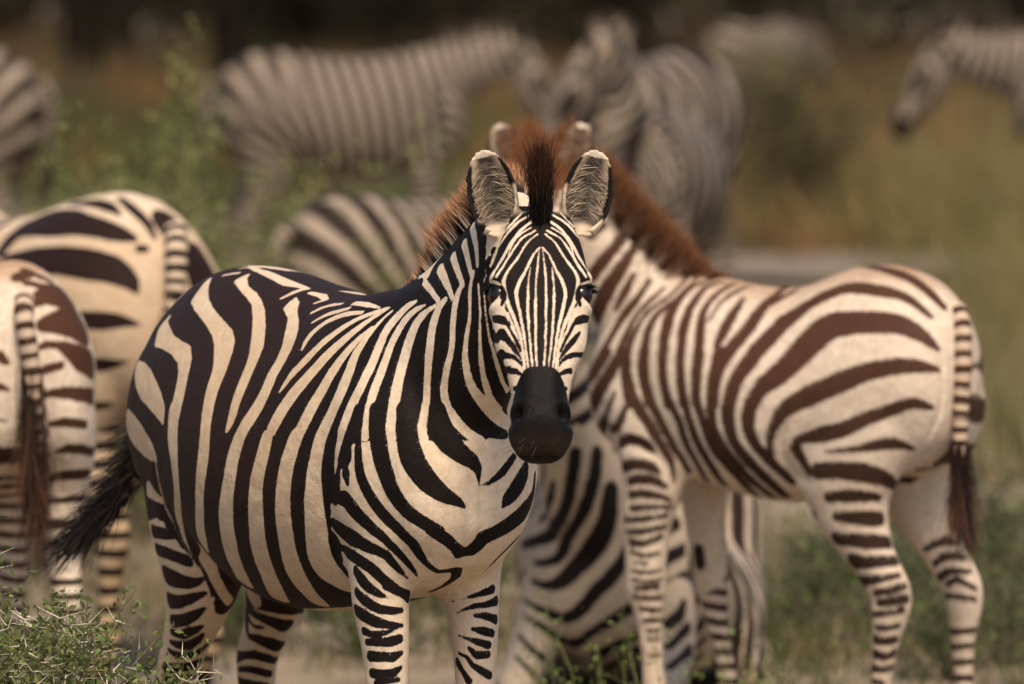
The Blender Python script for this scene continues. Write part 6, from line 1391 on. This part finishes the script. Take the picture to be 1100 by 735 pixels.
def tail(o, cfg, pts, f_col, hair_n, hair_len, hair_dir, dark, tip, r0=.022, r1=.012, pale=(.55, .43, .31), spread=.10, hair_from=.72, seed=4, mat=None):
    """a banded dock with a tuft of long hair"""
    Q = catmull(pts, 10)
    bm = bmesh.new()
    rr = np.linspace(r0, r1, len(Q))
    rings_to_bm(bm, tube_rings([(*q, a, a * .9) for q, a in zip(Q, rr)], (0, 1, 0), 14, 2))
    bmesh.ops.recalc_face_normals(bm, faces=bm.faces[:])
    me = bpy.data.meshes.new('tail')
    bm.to_mesh(me)
    bm.free()
    co = verts_of(me)
    s = np.r_[0, np.cumsum(np.linalg.norm(np.diff(Q, axis=0), axis=1))]
    kd = KDTree(len(Q))
    for i, q in enumerate(Q):
        kd.insert(Vector(q), i)
    kd.balance()
    sv = np.array([s[kd.find(Vector(c))[1]] for c in co])
    per = .034
    st = (abs((sv / per + wobble(co, 3) * .15) % 1 - .5) - .24) * per
    n = len(co)
    for nm, arr in (('stripe', st), ('brown', np.full(n, .6)), ('dust', np.full(n, .4)), ('muzzle', np.zeros(n)), ('lip', np.zeros(n)), ('ear', np.zeros(n)), ('earshade', np.zeros(n))):
        put(me, nm, arr)
    me.materials.append(mat or COAT_ADULT)
    me.shade_smooth()
    t = bpy.data.objects.new('tail', me)
    COL.objects.link(t)
    t.parent = o
    r = np.random.default_rng(seed)
    u = np.clip(r.beta(2.2, 1.0, hair_n), hair_from * .75, 1) * s[-1]
    root = np.stack([np.interp(u, s, Q[:, c]) for c in range(3)], 1) + r.normal(0, r1 * .5, (hair_n, 3))
    d = np.tile(unit(hair_dir), (hair_n, 1))
    cr = np.array(dark) * r.uniform(.5, 1.6, (hair_n, 1))
    ct = np.where(r.random((hair_n, 1)) < .5, np.array(tip), np.array(dark)) * r.uniform(.6, 1.4, (hair_n, 1))
    strands('tuft', root, d, hair_len * r.uniform(.55, 1.05, hair_n), np.full(hair_n, .0032), cr, ct, parent=t, spread=spread, seed=seed)
    return t
# ---------------------------------------------------------------- the land
def leaf_material(name, rough=.6, trans=.30):
    m, nt, p = nodes(name)
    c = attr(nt, 'hue').outputs['Color']
    nt.links.new(c, p.inputs['Base Color'])
    p.inputs['Roughness'].default_value = rough
    p.inputs['Specular IOR Level'].default_value = .2
    tr = N(nt, "ShaderNodeBsdfTranslucent")
    nt.links.new(c, tr.inputs[0])
    mx = N(nt, "ShaderNodeMixShader", inp={0: trans})
    nt.links.new(p.outputs[0], mx.inputs[1])
    nt.links.new(tr.outputs[0], mx.inputs[2])
    nt.links.new(mx.outputs[0], nt.nodes["Material Output"].inputs[0])
    return m


LEAF = leaf_material("leaf")
BARK = hair_material("twig_bark")

gm, nt, p = nodes("dry_soil")
tc = N(nt, "ShaderNodeTexCoord").outputs['Object']
n1, n2, n3 = noise(nt, .35, 4, .6, tc), noise(nt, 3.2, 5, .65, tc), noise(nt, 45, 4, .7, tc)
c = mixc(nt, ramp(nt, n1, .35, .65), (.27, .205, .14), (.36, .285, .205))
c = mixc(nt, ramp(nt, n2, .45, .70, 0, .7), c, (.13, .095, .055))
c = mixc(nt, ramp(nt, n3, .5, .72, 0, .6), c, (.38, .31, .23))
nt.links.new(c, p.inputs['Base Color'])
p.inputs['Roughness'].default_value = .95
p.inputs['Specular IOR Level'].default_value = .1
b = N(nt, "ShaderNodeBump", inp={'Strength': .7, 'Distance': .05})
nt.links.new(n3, b.inputs['Height'])
nt.links.new(b.outputs[0], p.inputs['Normal'])


def sheet(name, pts, faces, mat):
    me = bpy.data.meshes.new(name)
    me.from_pydata(pts, [], faces)
    me.materials.append(mat)
    o = bpy.data.objects.new(name, me)
    COL.objects.link(o)
    o['kind'] = 'structure'
    return o


gx = np.r_[-600, -200, -80, np.linspace(-30, 30, 61), 80, 200, 600]
gy = np.r_[-200, -60, np.linspace(-16, 104, 121), 200, 500, 1200]
pts = [(x, y, (.02 * math.sin(x * 1.3 + y * .7) + .02 * math.sin(y * 1.9 - x * .6)) if 4 < y < 100 else 0) for y in gy for x in gx]
nxg = len(gx)
sheet("ground", pts, [(j * nxg + i, j * nxg + i + 1, (j + 1) * nxg + i + 1, (j + 1) * nxg + i) for j in range(len(gy) - 1) for i in range(nxg - 1)], gm)
tm, nt, p = nodes("grey_track_dirt")
tc = N(nt, "ShaderNodeTexCoord").outputs['Object']
c = mixc(nt, ramp(nt, noise(nt, 5, 5, .65, tc), .35, .7), (.13, .095, .062), (.17, .13, .085))
nt.links.new(c, p.inputs['Base Color'])
p.inputs['Roughness'].default_value = .95
TR = [(.9, 19.5), (1.5, 19.1), (2.6, 19.3), (3.6, 19.0), (6, 19.2), (6.2, 20.9), (3.8, 21.0), (2.5, 21.2), (1.6, 21.0), (1.0, 20.4)]
sheet("dirt_track", [(x, y, .05) for x, y in TR], [tuple(range(len(TR)))], tm)


def grass(name, boxes, seed):
    """blades as one mesh: each box is x0, x1, y0, y1, count, height, width, colours"""
    r = np.random.default_rng(seed)
    P, D, Ln, W, A, B = [], [], [], [], [], []
    for x0, x1, y0, y1, n, h, w, cols in boxes:
        # clumps
        k = max(4, n // 26)
        cx, cy = r.uniform(x0, x1, k), r.uniform(y0, y1, k)
        i = r.integers(0, k, n)
        sp = .05 + h * .28
        px, py = cx[i] + r.normal(0, sp, n), cy[i] + r.normal(0, sp, n)
        keep = ~((px > 1.0) & (px < 6) & (py > 18.6) & (py < 21.5))
        px, py, i = px[keep], py[keep], i[keep]
        n = len(px)
        P.append(np.stack([px, py, np.full(n, -.01)], 1))
        d = np.stack([r.normal(0, .30, n), r.normal(0, .30, n), np.ones(n)], 1)
        D.append(d)
        Ln.append(h * r.uniform(.4, 1.15, n) * r.uniform(.6, 1.1, k)[i])
        W.append(np.full(n, w) * r.uniform(.6, 1.3, n))
        cc = np.array(cols)[r.integers(0, len(cols), k)][i] * r.uniform(.65, 1.3, (n, 1))
        A.append(cc * .85)
        B.append(cc * 1.05)
    o = strands(name, np.concatenate(P), np.concatenate(D), np.concatenate(Ln), np.concatenate(W), np.concatenate(A), np.concatenate(B), segs=3, spread=.06, seed=seed)
    o.data.materials.clear()
    o.data.materials.append(LEAF)
    o['kind'] = 'stuff'
    return o


GOLD = (.34, .23, .09)
GREEN, OLIVE, STRAW, BROWN, RUSTG, YEL = (.065, .085, .026), (.105, .105, .036), (.28, .22, .12), (.17, .115, .058), (.24, .125, .05), (.21, .17, .06)
grass("grass", [
    (-2.2, 2.6, 4.0, 9.5, 18000, .15, .005, (GREEN, OLIVE, STRAW, STRAW, BROWN)),
    (.6, 2.6, 3.6, 7.2, 8000, .12, .006, (GREEN, GREEN, OLIVE, STRAW)),
    (-2.6, 3.0, 9.5, 15, 6000, .16, .007, (OLIVE, STRAW, BROWN, STRAW)),
    (1.5, 3.2, 9, 17, 9000, .34, .008, (YEL, STRAW, OLIVE, STRAW)),
    (2.3, 3.9, 12, 24, 9000, .80, .010, (YEL, STRAW, GOLD, YEL)),
    (.6, 4.0, 21.8, 27, 7000, .42, .012, (OLIVE, BROWN, RUSTG, YEL)),
    (-4.5, .6, 17, 28, 9000, .30, .012, (GREEN, OLIVE, GREEN, BROWN)),
    (2.0, 3.8, 17, 25, 5000, .62, .012, (YEL, OLIVE, YEL, BROWN)),
    (.2, 5.0, 27, 38, 11000, .50, .018, (OLIVE, BROWN, RUSTG, RUSTG)),
    (-5.0, .2, 28, 38, 8000, .45, .018, (GREEN, OLIVE, RUSTG, GREEN)),
    (-6.5, 6.5, 38, 58, 14000, .60, .028, (OLIVE, BROWN, RUSTG, RUSTG, BROWN)),
], 11)


def tubes(segs, sides=4):
    """many thin twigs: list of (p0, p1, r0, r1) -> verts, faces"""
    S = np.array([(*a, *b, c, d) for a, b, c, d in segs], float)
    p0, p1 = S[:, :3], S[:, 3:6]
    d = p1 - p0
    d /= np.linalg.norm(d, axis=1)[:, None] + 1e-9
    u = np.cross(d, np.where(np.abs(d[:, 2:3]) < .9, np.array([[0, 0, 1.]]), np.array([[1., 0, 0]])))
    u /= np.linalg.norm(u, axis=1)[:, None]
    v = np.cross(d, u)
    n = len(S)
    V = np.zeros((n, 2, sides, 3))
    for k in range(sides):
        a = 2 * math.pi * k / sides
        o = u * math.cos(a) + v * math.sin(a)
        V[:, 0, k] = p0 + o * S[:, 6:7]
        V[:, 1, k] = p1 + o * S[:, 7:8]
    q = np.array([[k, (k + 1) % sides, sides + (k + 1) % sides, sides + k] for k in range(sides)])
    F = (np.arange(n) * 2 * sides)[:, None, None] + q[None]
    return V.reshape(-1, 3), F.reshape(-1, 4)


def leaves(P, size, r, up=.3):
    """folded diamond leaflets"""
    n = len(P)
    d = r.normal(0, 1, (n, 3)) + np.array((0, 0, up))
    d /= np.linalg.norm(d, axis=1)[:, None]
    s = np.cross(d, r.normal(0, 1, (n, 3)))
    s /= np.linalg.norm(s, axis=1)[:, None]
    nn = np.cross(d, s)
    L = size * r.uniform(.6, 1.3, (n, 1))
    V = np.stack([P, P + d * L * .5 + s * L * .24 + nn * L * .06, P + d * L, P + d * L * .5 - s * L * .24 + nn * L * .06], 1)
    F = (np.arange(n) * 4)[:, None] + np.array([[0, 1, 2, 3]])
    return V.reshape(-1, 3), F


def quads_object(name, V, F, cols, per, mat, parent=None):
    me = bpy.data.meshes.new(name)
    me.vertices.add(len(V))
    me.vertices.foreach_set('co', np.ascontiguousarray(V, np.float32).ravel())
    me.loops.add(F.size)
    me.loops.foreach_set('vertex_index', F.ravel().astype(np.int32))
    me.polygons.add(len(F))
    me.polygons.foreach_set('loop_start', (np.arange(len(F)) * 4).astype(np.int32))
    me.update()
    at = me.attributes.new('hue', 'FLOAT_COLOR', 'POINT')
    C = np.ones((len(V), 4), np.float32)
    C[:, :3] = np.repeat(cols, per, axis=0)
    at.data.foreach_set('color', C.ravel())
    me.materials.append(mat)
    o = bpy.data.objects.new(name, me)
    COL.objects.link(o)
    o.parent = parent
    return o


def shrub(name, loc, h, spread, stems, leaf, leaf_n, cols, label, cat, group=None, seed=1, thorn=0, twig=(.10, .07, .045), r0=.006, droop=.25, nodes_=6, sub=3, up=.35):
    r = np.random.default_rng(seed)
    segs, nodes_pts, dirs = [], [], []
    for _ in range(stems):
        az, tilt = r.uniform(0, 2 * math.pi), min(abs(r.normal(0, spread)), 1.5 * spread)
        d = np.array((math.cos(az) * math.sin(tilt), math.sin(az) * math.sin(tilt), math.cos(tilt)))
        p = np.array((r.normal(0, .05 * h), r.normal(0, .05 * h), -.02))
        Ls = h * r.uniform(.55, 1.15) / max(.45, math.cos(min(tilt, 1.2)))
        Ls = min(Ls, h * 1.5)
        k = nodes_
        for i in range(k):
            d = unit(d + r.normal(0, .16, 3) - np.array((0, 0, droop * i / k * tilt * .3)))
            q = p + d * Ls / k
            segs.append((p, q, r0 * (1 - i / k * .75), r0 * (1 - (i + 1) / k * .75)))
            if i > 0:
                nodes_pts.append(q)
                dirs.append(d)
                for _s in range(sub if i > 1 else 1):
                    sd = unit(d + r.normal(0, .75, 3))
                    a, Lt = q, Ls * r.uniform(.10, .30)
                    for j in range(3):
                        sd = unit(sd + r.normal(0, .2, 3))
                        b_ = a + sd * Lt / 3
                        segs.append((a, b_, r0 * .35 * (1 - j / 4), r0 * .35 * (1 - (j + 1) / 4)))
                        nodes_pts.append(b_)
                        dirs.append(sd)
                        a = b_
            p = q
    root = bpy.data.objects.new(name, None)
    COL.objects.link(root)
    root.location = loc
    tag(root, label, cat, group)
    V, F = tubes(segs)
    sc_ = r.uniform(.7, 1.3, (len(segs), 1))
    quads_object('stems', V, F, np.array(twig) * sc_, 8, BARK, root)['kind'] = 'stuff'
    NP, ND = np.array(nodes_pts), np.array(dirs)
    i = r.integers(0, len(NP), leaf_n)
    P = NP[i] + r.normal(0, leaf * .9, (leaf_n, 3)) - ND[i] * r.uniform(0, 1, (leaf_n, 1)) * h * .05
    V, F = leaves(P, leaf, r, up)
    cc = np.array(cols)[r.integers(0, len(cols), leaf_n)] * r.uniform(.6, 1.4, (leaf_n, 1))
    fo = quads_object('foliage', V, F, cc, 4, LEAF, root)
    fo['kind'] = 'stuff'
    if thorn:
        i = r.integers(0, len(NP), thorn)
        base = NP[i] - ND[i] * r.uniform(0, .03, (thorn, 1))
        ts = []
        for b_, d in zip(base, ND[i]):
            x = unit(np.cross(d, r.normal(0, 1, 3)))
            Lh = r.uniform(.022, .055)
            for sg in (-1, 1):
                e = unit(x * sg + d * r.uniform(.2, .7))
                ts.append((b_, b_ + e * Lh, .0014, .0003))
        V, F = tubes(ts, 4)
        quads_object('thorns', V, F, np.array((.62, .55, .42)) * r.uniform(.6, 1.15, (len(ts), 1)), 8, BARK, root)['kind'] = 'stuff'
    return root


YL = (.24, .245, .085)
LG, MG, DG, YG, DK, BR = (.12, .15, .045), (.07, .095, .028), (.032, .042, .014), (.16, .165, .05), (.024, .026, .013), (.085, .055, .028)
# the thorn bush in the near left corner
shrub("thorn_bush", (-1.03, -.12, 0), .60, .24, 72, .017, 30000, (LG, MG, YG, LG), "green acacia thorn bush with long white thorns in the lower left corner", "bush", seed=21, thorn=1700, twig=(.11, .10, .045), r0=.005, sub=4)
# soft bushes behind the rumps on the left
shrub("feathery_bush", (-1.78, 6.2, 0), 1.02, .52, 48, .024, 26000, (YL, LG, YL, YG), "feathery green bush behind the striped rumps at the left edge, beneath the pale far rump", "bush", seed=22, r0=.006)
shrub("feathery_bush", (-1.02, 7.4, 0), 1.10, .46, 46, .024, 25000, (YL, YG, LG, YL), "feathery green bush between the left rumps and the brown blurred back", "bush", seed=23, r0=.008)
# the fresh weeds at the foot of the lying animal
for i, (x, y, h) in enumerate(((.20, 2.05, .20), (.30, 1.95, .15), (.42, 2.1, .14), (.10, 2.1, .18), (.47, 2.2, .13), (.55, 2.05, .15))):
    shrub("leafy_weed", (x, y, 0), h + .20, .10, 4, .016, 120, ((.15, .19, .05), (.12, .16, .04)), "bright green upright weed in front of the lying zebra", "plant", "weeds in front of the lying zebra", seed=40 + i, twig=(.14, .16, .05), r0=.003, sub=1)
for i, (x, y, h, w) in enumerate(((.98, 4.6, .24, .7), (1.30, 4.2, .30, .8), (1.15, 5.4, .26, .8), (1.52, 5.0, .28, .8), (.88, 5.6, .25, .8), (1.38, 6.2, .28, .8), (1.05, 7.0, .22, .8), (1.62, 4.0, .26, .8), (-.55, 5.2, .25, .7), (-.25, 5.5, .22, .8), (-.40, 4.4, .2, .8), (1.72, 5.8, .3, .7), (.80, 4.9, .22, .8), (1.12, 3.9, .26, .8), (1.48, 6.9, .24, .8), (-.75, 4.6, .22, .8), (-.10, 4.8, .2, .8), (1.85, 4.7, .3, .7), (1.28, 7.9, .2, .8), (.95, 8.6, .2, .8))):
    shrub("low_shrub", (x, y, 0), h, w, 16, .022, 900, (MG, LG, DG, MG), "low green scrub growing on the pale ground", "shrub", "low scrub on the ground under the zebras", seed=60 + i, twig=(.13, .10, .07), r0=.004)
# the yellowing bush at the right edge
shrub("dry_bush", (3.1, 14.6, 0), 1.25, .40, 30, .035, 3800, ((.17, .145, .05), (.13, .12, .04), (.20, .16, .07)), "tall yellowing bush at the right edge, below the dark-muzzled zebra", "bush", seed=31, r0=.01)
shrub("dry_bush", (1.55, 23.5, 0), 1.02, .55, 34, .045, 4500, (BR, (.10, .07, .03), YG), "brown dry bush in front of the farthest zebra", "bush", seed=32, r0=.01)
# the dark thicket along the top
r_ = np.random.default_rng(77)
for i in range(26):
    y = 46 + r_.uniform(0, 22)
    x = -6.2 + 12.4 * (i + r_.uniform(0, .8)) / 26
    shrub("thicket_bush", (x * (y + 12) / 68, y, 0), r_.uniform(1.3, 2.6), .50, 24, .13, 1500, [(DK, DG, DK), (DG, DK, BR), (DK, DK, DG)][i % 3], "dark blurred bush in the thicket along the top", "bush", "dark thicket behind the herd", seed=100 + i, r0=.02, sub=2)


def tree(loc, h, r0, seed, label):
    r = np.random.default_rng(seed)
    root = bpy.data.objects.new("acacia_tree", None)
    COL.objects.link(root)
    root.location = loc
    tag(root, label, "tree", "dark tree trunks behind the herd")
    bm = bmesh.new()
    rows = [(0, 0, -.1, r0 * 1.5, r0 * 1.5), (.05, 0, .4, r0 * 1.05, r0 * 1.05), (r.normal(0, .1), 0, h * .25, r0 * .9, r0 * .9), (r.normal(0, .25), r.normal(0, .2), h * .55, r0 * .7, r0 * .7)]
    rings_to_bm(bm, tube_rings(rows, (0, 1, 0), 12))
    top = np.array(rows[-1][:3])
    ends = []
    for k in range(7):
        a = 2 * math.pi * k / 7 + r.uniform(-.3, .3)
        e = top + np.array((math.cos(a) * h * .42, math.sin(a) * h * .42, h * r.uniform(.18, .42)))
        mid = (top + e) / 2 + np.array((0, 0, h * .06))
        rings_to_bm(bm, tube_rings([(*(top - (0, 0, .3)), r0 * .5, r0 * .5), (*mid, r0 * .32, r0 * .32), (*e, r0 * .12, r0 * .12)], (.3, .9, .1), 8))
        ends += [mid, e, e, (e + mid) / 2]
    me = bpy.data.meshes.new('trunk')
    bm.to_mesh(me)
    bm.free()
    me.materials.append(TRUNK)
    me.shade_smooth()
    t = bpy.data.objects.new('trunk', me)
    COL.objects.link(t)
    t.parent = root
    E = np.array(ends)[r.integers(0, len(ends), 5200)]
    P = E + r.normal(0, 1, (5200, 3)) * np.array((h * .13, h * .13, h * .06))
    V, F = leaves(P, .22, r)
    cc = np.array((DG, MG, DG))[r.integers(0, 3, 5200)] * r.uniform(.6, 1.4, (5200, 1))
    quads_object('crown', V, F, cc, 4, LEAF, root)['kind'] = 'stuff'
    return root


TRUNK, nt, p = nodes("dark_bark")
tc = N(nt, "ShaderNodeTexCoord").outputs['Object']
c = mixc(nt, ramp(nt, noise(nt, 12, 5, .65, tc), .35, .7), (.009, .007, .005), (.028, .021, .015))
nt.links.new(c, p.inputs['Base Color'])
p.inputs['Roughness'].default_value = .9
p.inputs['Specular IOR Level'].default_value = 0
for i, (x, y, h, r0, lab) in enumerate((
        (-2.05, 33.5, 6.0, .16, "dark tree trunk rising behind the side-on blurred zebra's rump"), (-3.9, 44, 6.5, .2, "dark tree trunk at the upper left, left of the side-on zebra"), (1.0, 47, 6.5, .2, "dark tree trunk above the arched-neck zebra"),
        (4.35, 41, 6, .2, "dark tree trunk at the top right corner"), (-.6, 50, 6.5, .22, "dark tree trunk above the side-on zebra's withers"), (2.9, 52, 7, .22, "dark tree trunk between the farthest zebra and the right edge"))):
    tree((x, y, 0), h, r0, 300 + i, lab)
# ---------------------------------------------------------------- the herd
BLACK, RUST, CREAM = (.007, .005, .0045), (.20, .088, .040), (.50, .39, .28)

o, me, f, cfg = make_zebra('hero', COAT_ADULT, "adult zebra in front, in focus, standing side on with its face turned to the camera", MARKS['hero'])
eyes(cfg, o)
mane(me, f, cfg, o, 30000, .070, BLACK, CREAM, (.30, .145, .068), s0=.42, s1=.99, jitter=.013, split=.52, spread=.04, width=.0021, band=.082)
coat_hair(o, me, f, cfg, 380000, .0062, .00065, ((.007, .0055, .005), (.66, .535, .40), (.48, .33, .195), (.024, .0115, .0085)))
lashes(cfg, o)
whiskers(cfg, o)
forelock(me, cfg, o, 1700, .132, (.005, .004, .0035), (.05, .021, .010), r_=.011, spread=.055)
ear_hair(cfg, o, -1, seed=2)
ear_hair(cfg, o, 1, seed=3)
tail(o, cfg, [(-.575, 0, 1.10), (-.66, .03, 1.02), (-.72, -.01, .90), (-.74, -.08, .78), (-.76, -.14, .72)], None, 2200, .19, (-.25, -.70, -.72), BLACK, (.018, .009, .006), spread=.13, hair_from=.55)

o, me, f, cfg = make_zebra('foal', COAT_YOUNG, "young brown-striped zebra standing at right, its head hidden behind the front zebra's", MARKS['foal'])
eyes(cfg, o, .019)
mane(me, f, cfg, o, 9000, .085, (.05, .02, .012), (.46, .34, .23), RUST, s0=.28, s1=1.0, jitter=.014, split=.55, seed=6, band=.09)
coat_hair(o, me, f, cfg, 200000, .010, .0011, ((.013, .009, .007), (.66, .545, .42), (.34, .20, .11), (.055, .025, .014)), lift=.2, soft=.0005)
forelock(me, cfg, o, 7000, .105, RUST, (.22, .085, .035), r_=.075, dirw=(-.12, -.1, 1))
ear_hair(cfg, o, -1, 350, seed=4)
ear_hair(cfg, o, 1, 350, seed=5)
tail(o, cfg, [(-.405, 0, 1.065), (-.435, .03, 1.02), (-.45, .055, .94), (-.45, .065, .84), (-.448, .065, .70)], None, 800, .23, (-.05, .0, -1), (.018, .009, .007), (.085, .036, .018), r0=.025, r1=.017, spread=.06, hair_from=1.12, mat=COAT_YOUNG)

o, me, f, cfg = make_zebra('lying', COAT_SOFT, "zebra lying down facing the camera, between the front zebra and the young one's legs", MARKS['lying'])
eyes(cfg, o)
mane(me, f, cfg, o, 1500, .08, BLACK, CREAM, BLACK, s0=.4)

o, me, f, cfg = make_zebra('rump', COAT_ADULT, "adult zebra rump with boldly striped thigh at the left edge, behind the young rump", MARKS['rump'])
tail(o, cfg, [(-.56, 0, 1.17), (-.60, .03, 1.11), (-.62, .05, 1.00), (-.615, .06, .88), (-.60, .06, .76)], None, 900, .36, (0, 0, -1), BLACK, (.03, .013, .008), r0=.034, r1=.022, hair_from=.7)

o, me, f, cfg = make_zebra('colt', COAT_YOUNG, "young zebra seen from behind at the left edge, brown tail hanging straight", MARKS['colt'])
tail(o, cfg, [(-.42, 0, 1.10), (-.47, .01, 1.06), (-.485, .0, .98), (-.48, -.01, .88), (-.475, -.015, .76)], None, 800, .30, (0, 0, -1), (.022, .011, .007), (.10, .045, .022), r0=.026, r1=.020, spread=.05, hair_from=.66, mat=COAT_YOUNG)

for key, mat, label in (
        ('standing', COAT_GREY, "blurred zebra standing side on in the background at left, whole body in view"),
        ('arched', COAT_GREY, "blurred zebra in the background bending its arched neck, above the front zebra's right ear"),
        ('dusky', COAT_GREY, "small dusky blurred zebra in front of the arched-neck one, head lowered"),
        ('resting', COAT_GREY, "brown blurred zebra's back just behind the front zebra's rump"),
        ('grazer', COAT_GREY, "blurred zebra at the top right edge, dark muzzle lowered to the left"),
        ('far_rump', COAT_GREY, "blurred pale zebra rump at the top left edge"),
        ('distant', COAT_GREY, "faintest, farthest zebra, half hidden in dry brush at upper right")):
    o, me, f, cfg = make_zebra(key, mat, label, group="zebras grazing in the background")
    mane(me, f, cfg, o, 700, .09, BLACK, (.40, .32, .24), (.05, .03, .02), s0=.35, width=.008)
    x0 = cfg['torso'][0][0]
    zt = cfg['torso'][0][1]
    tail(o, cfg, [(x0 + .01, 0, zt + .10), (x0 - .04, 0, zt + .02), (x0 - .05, 0, zt - .15), (x0 - .04, 0, zt - .32)], None, 200, .32, (0, 0, -1), BLACK, (.03, .02, .012), r0=.03, r1=.018, mat=mat)
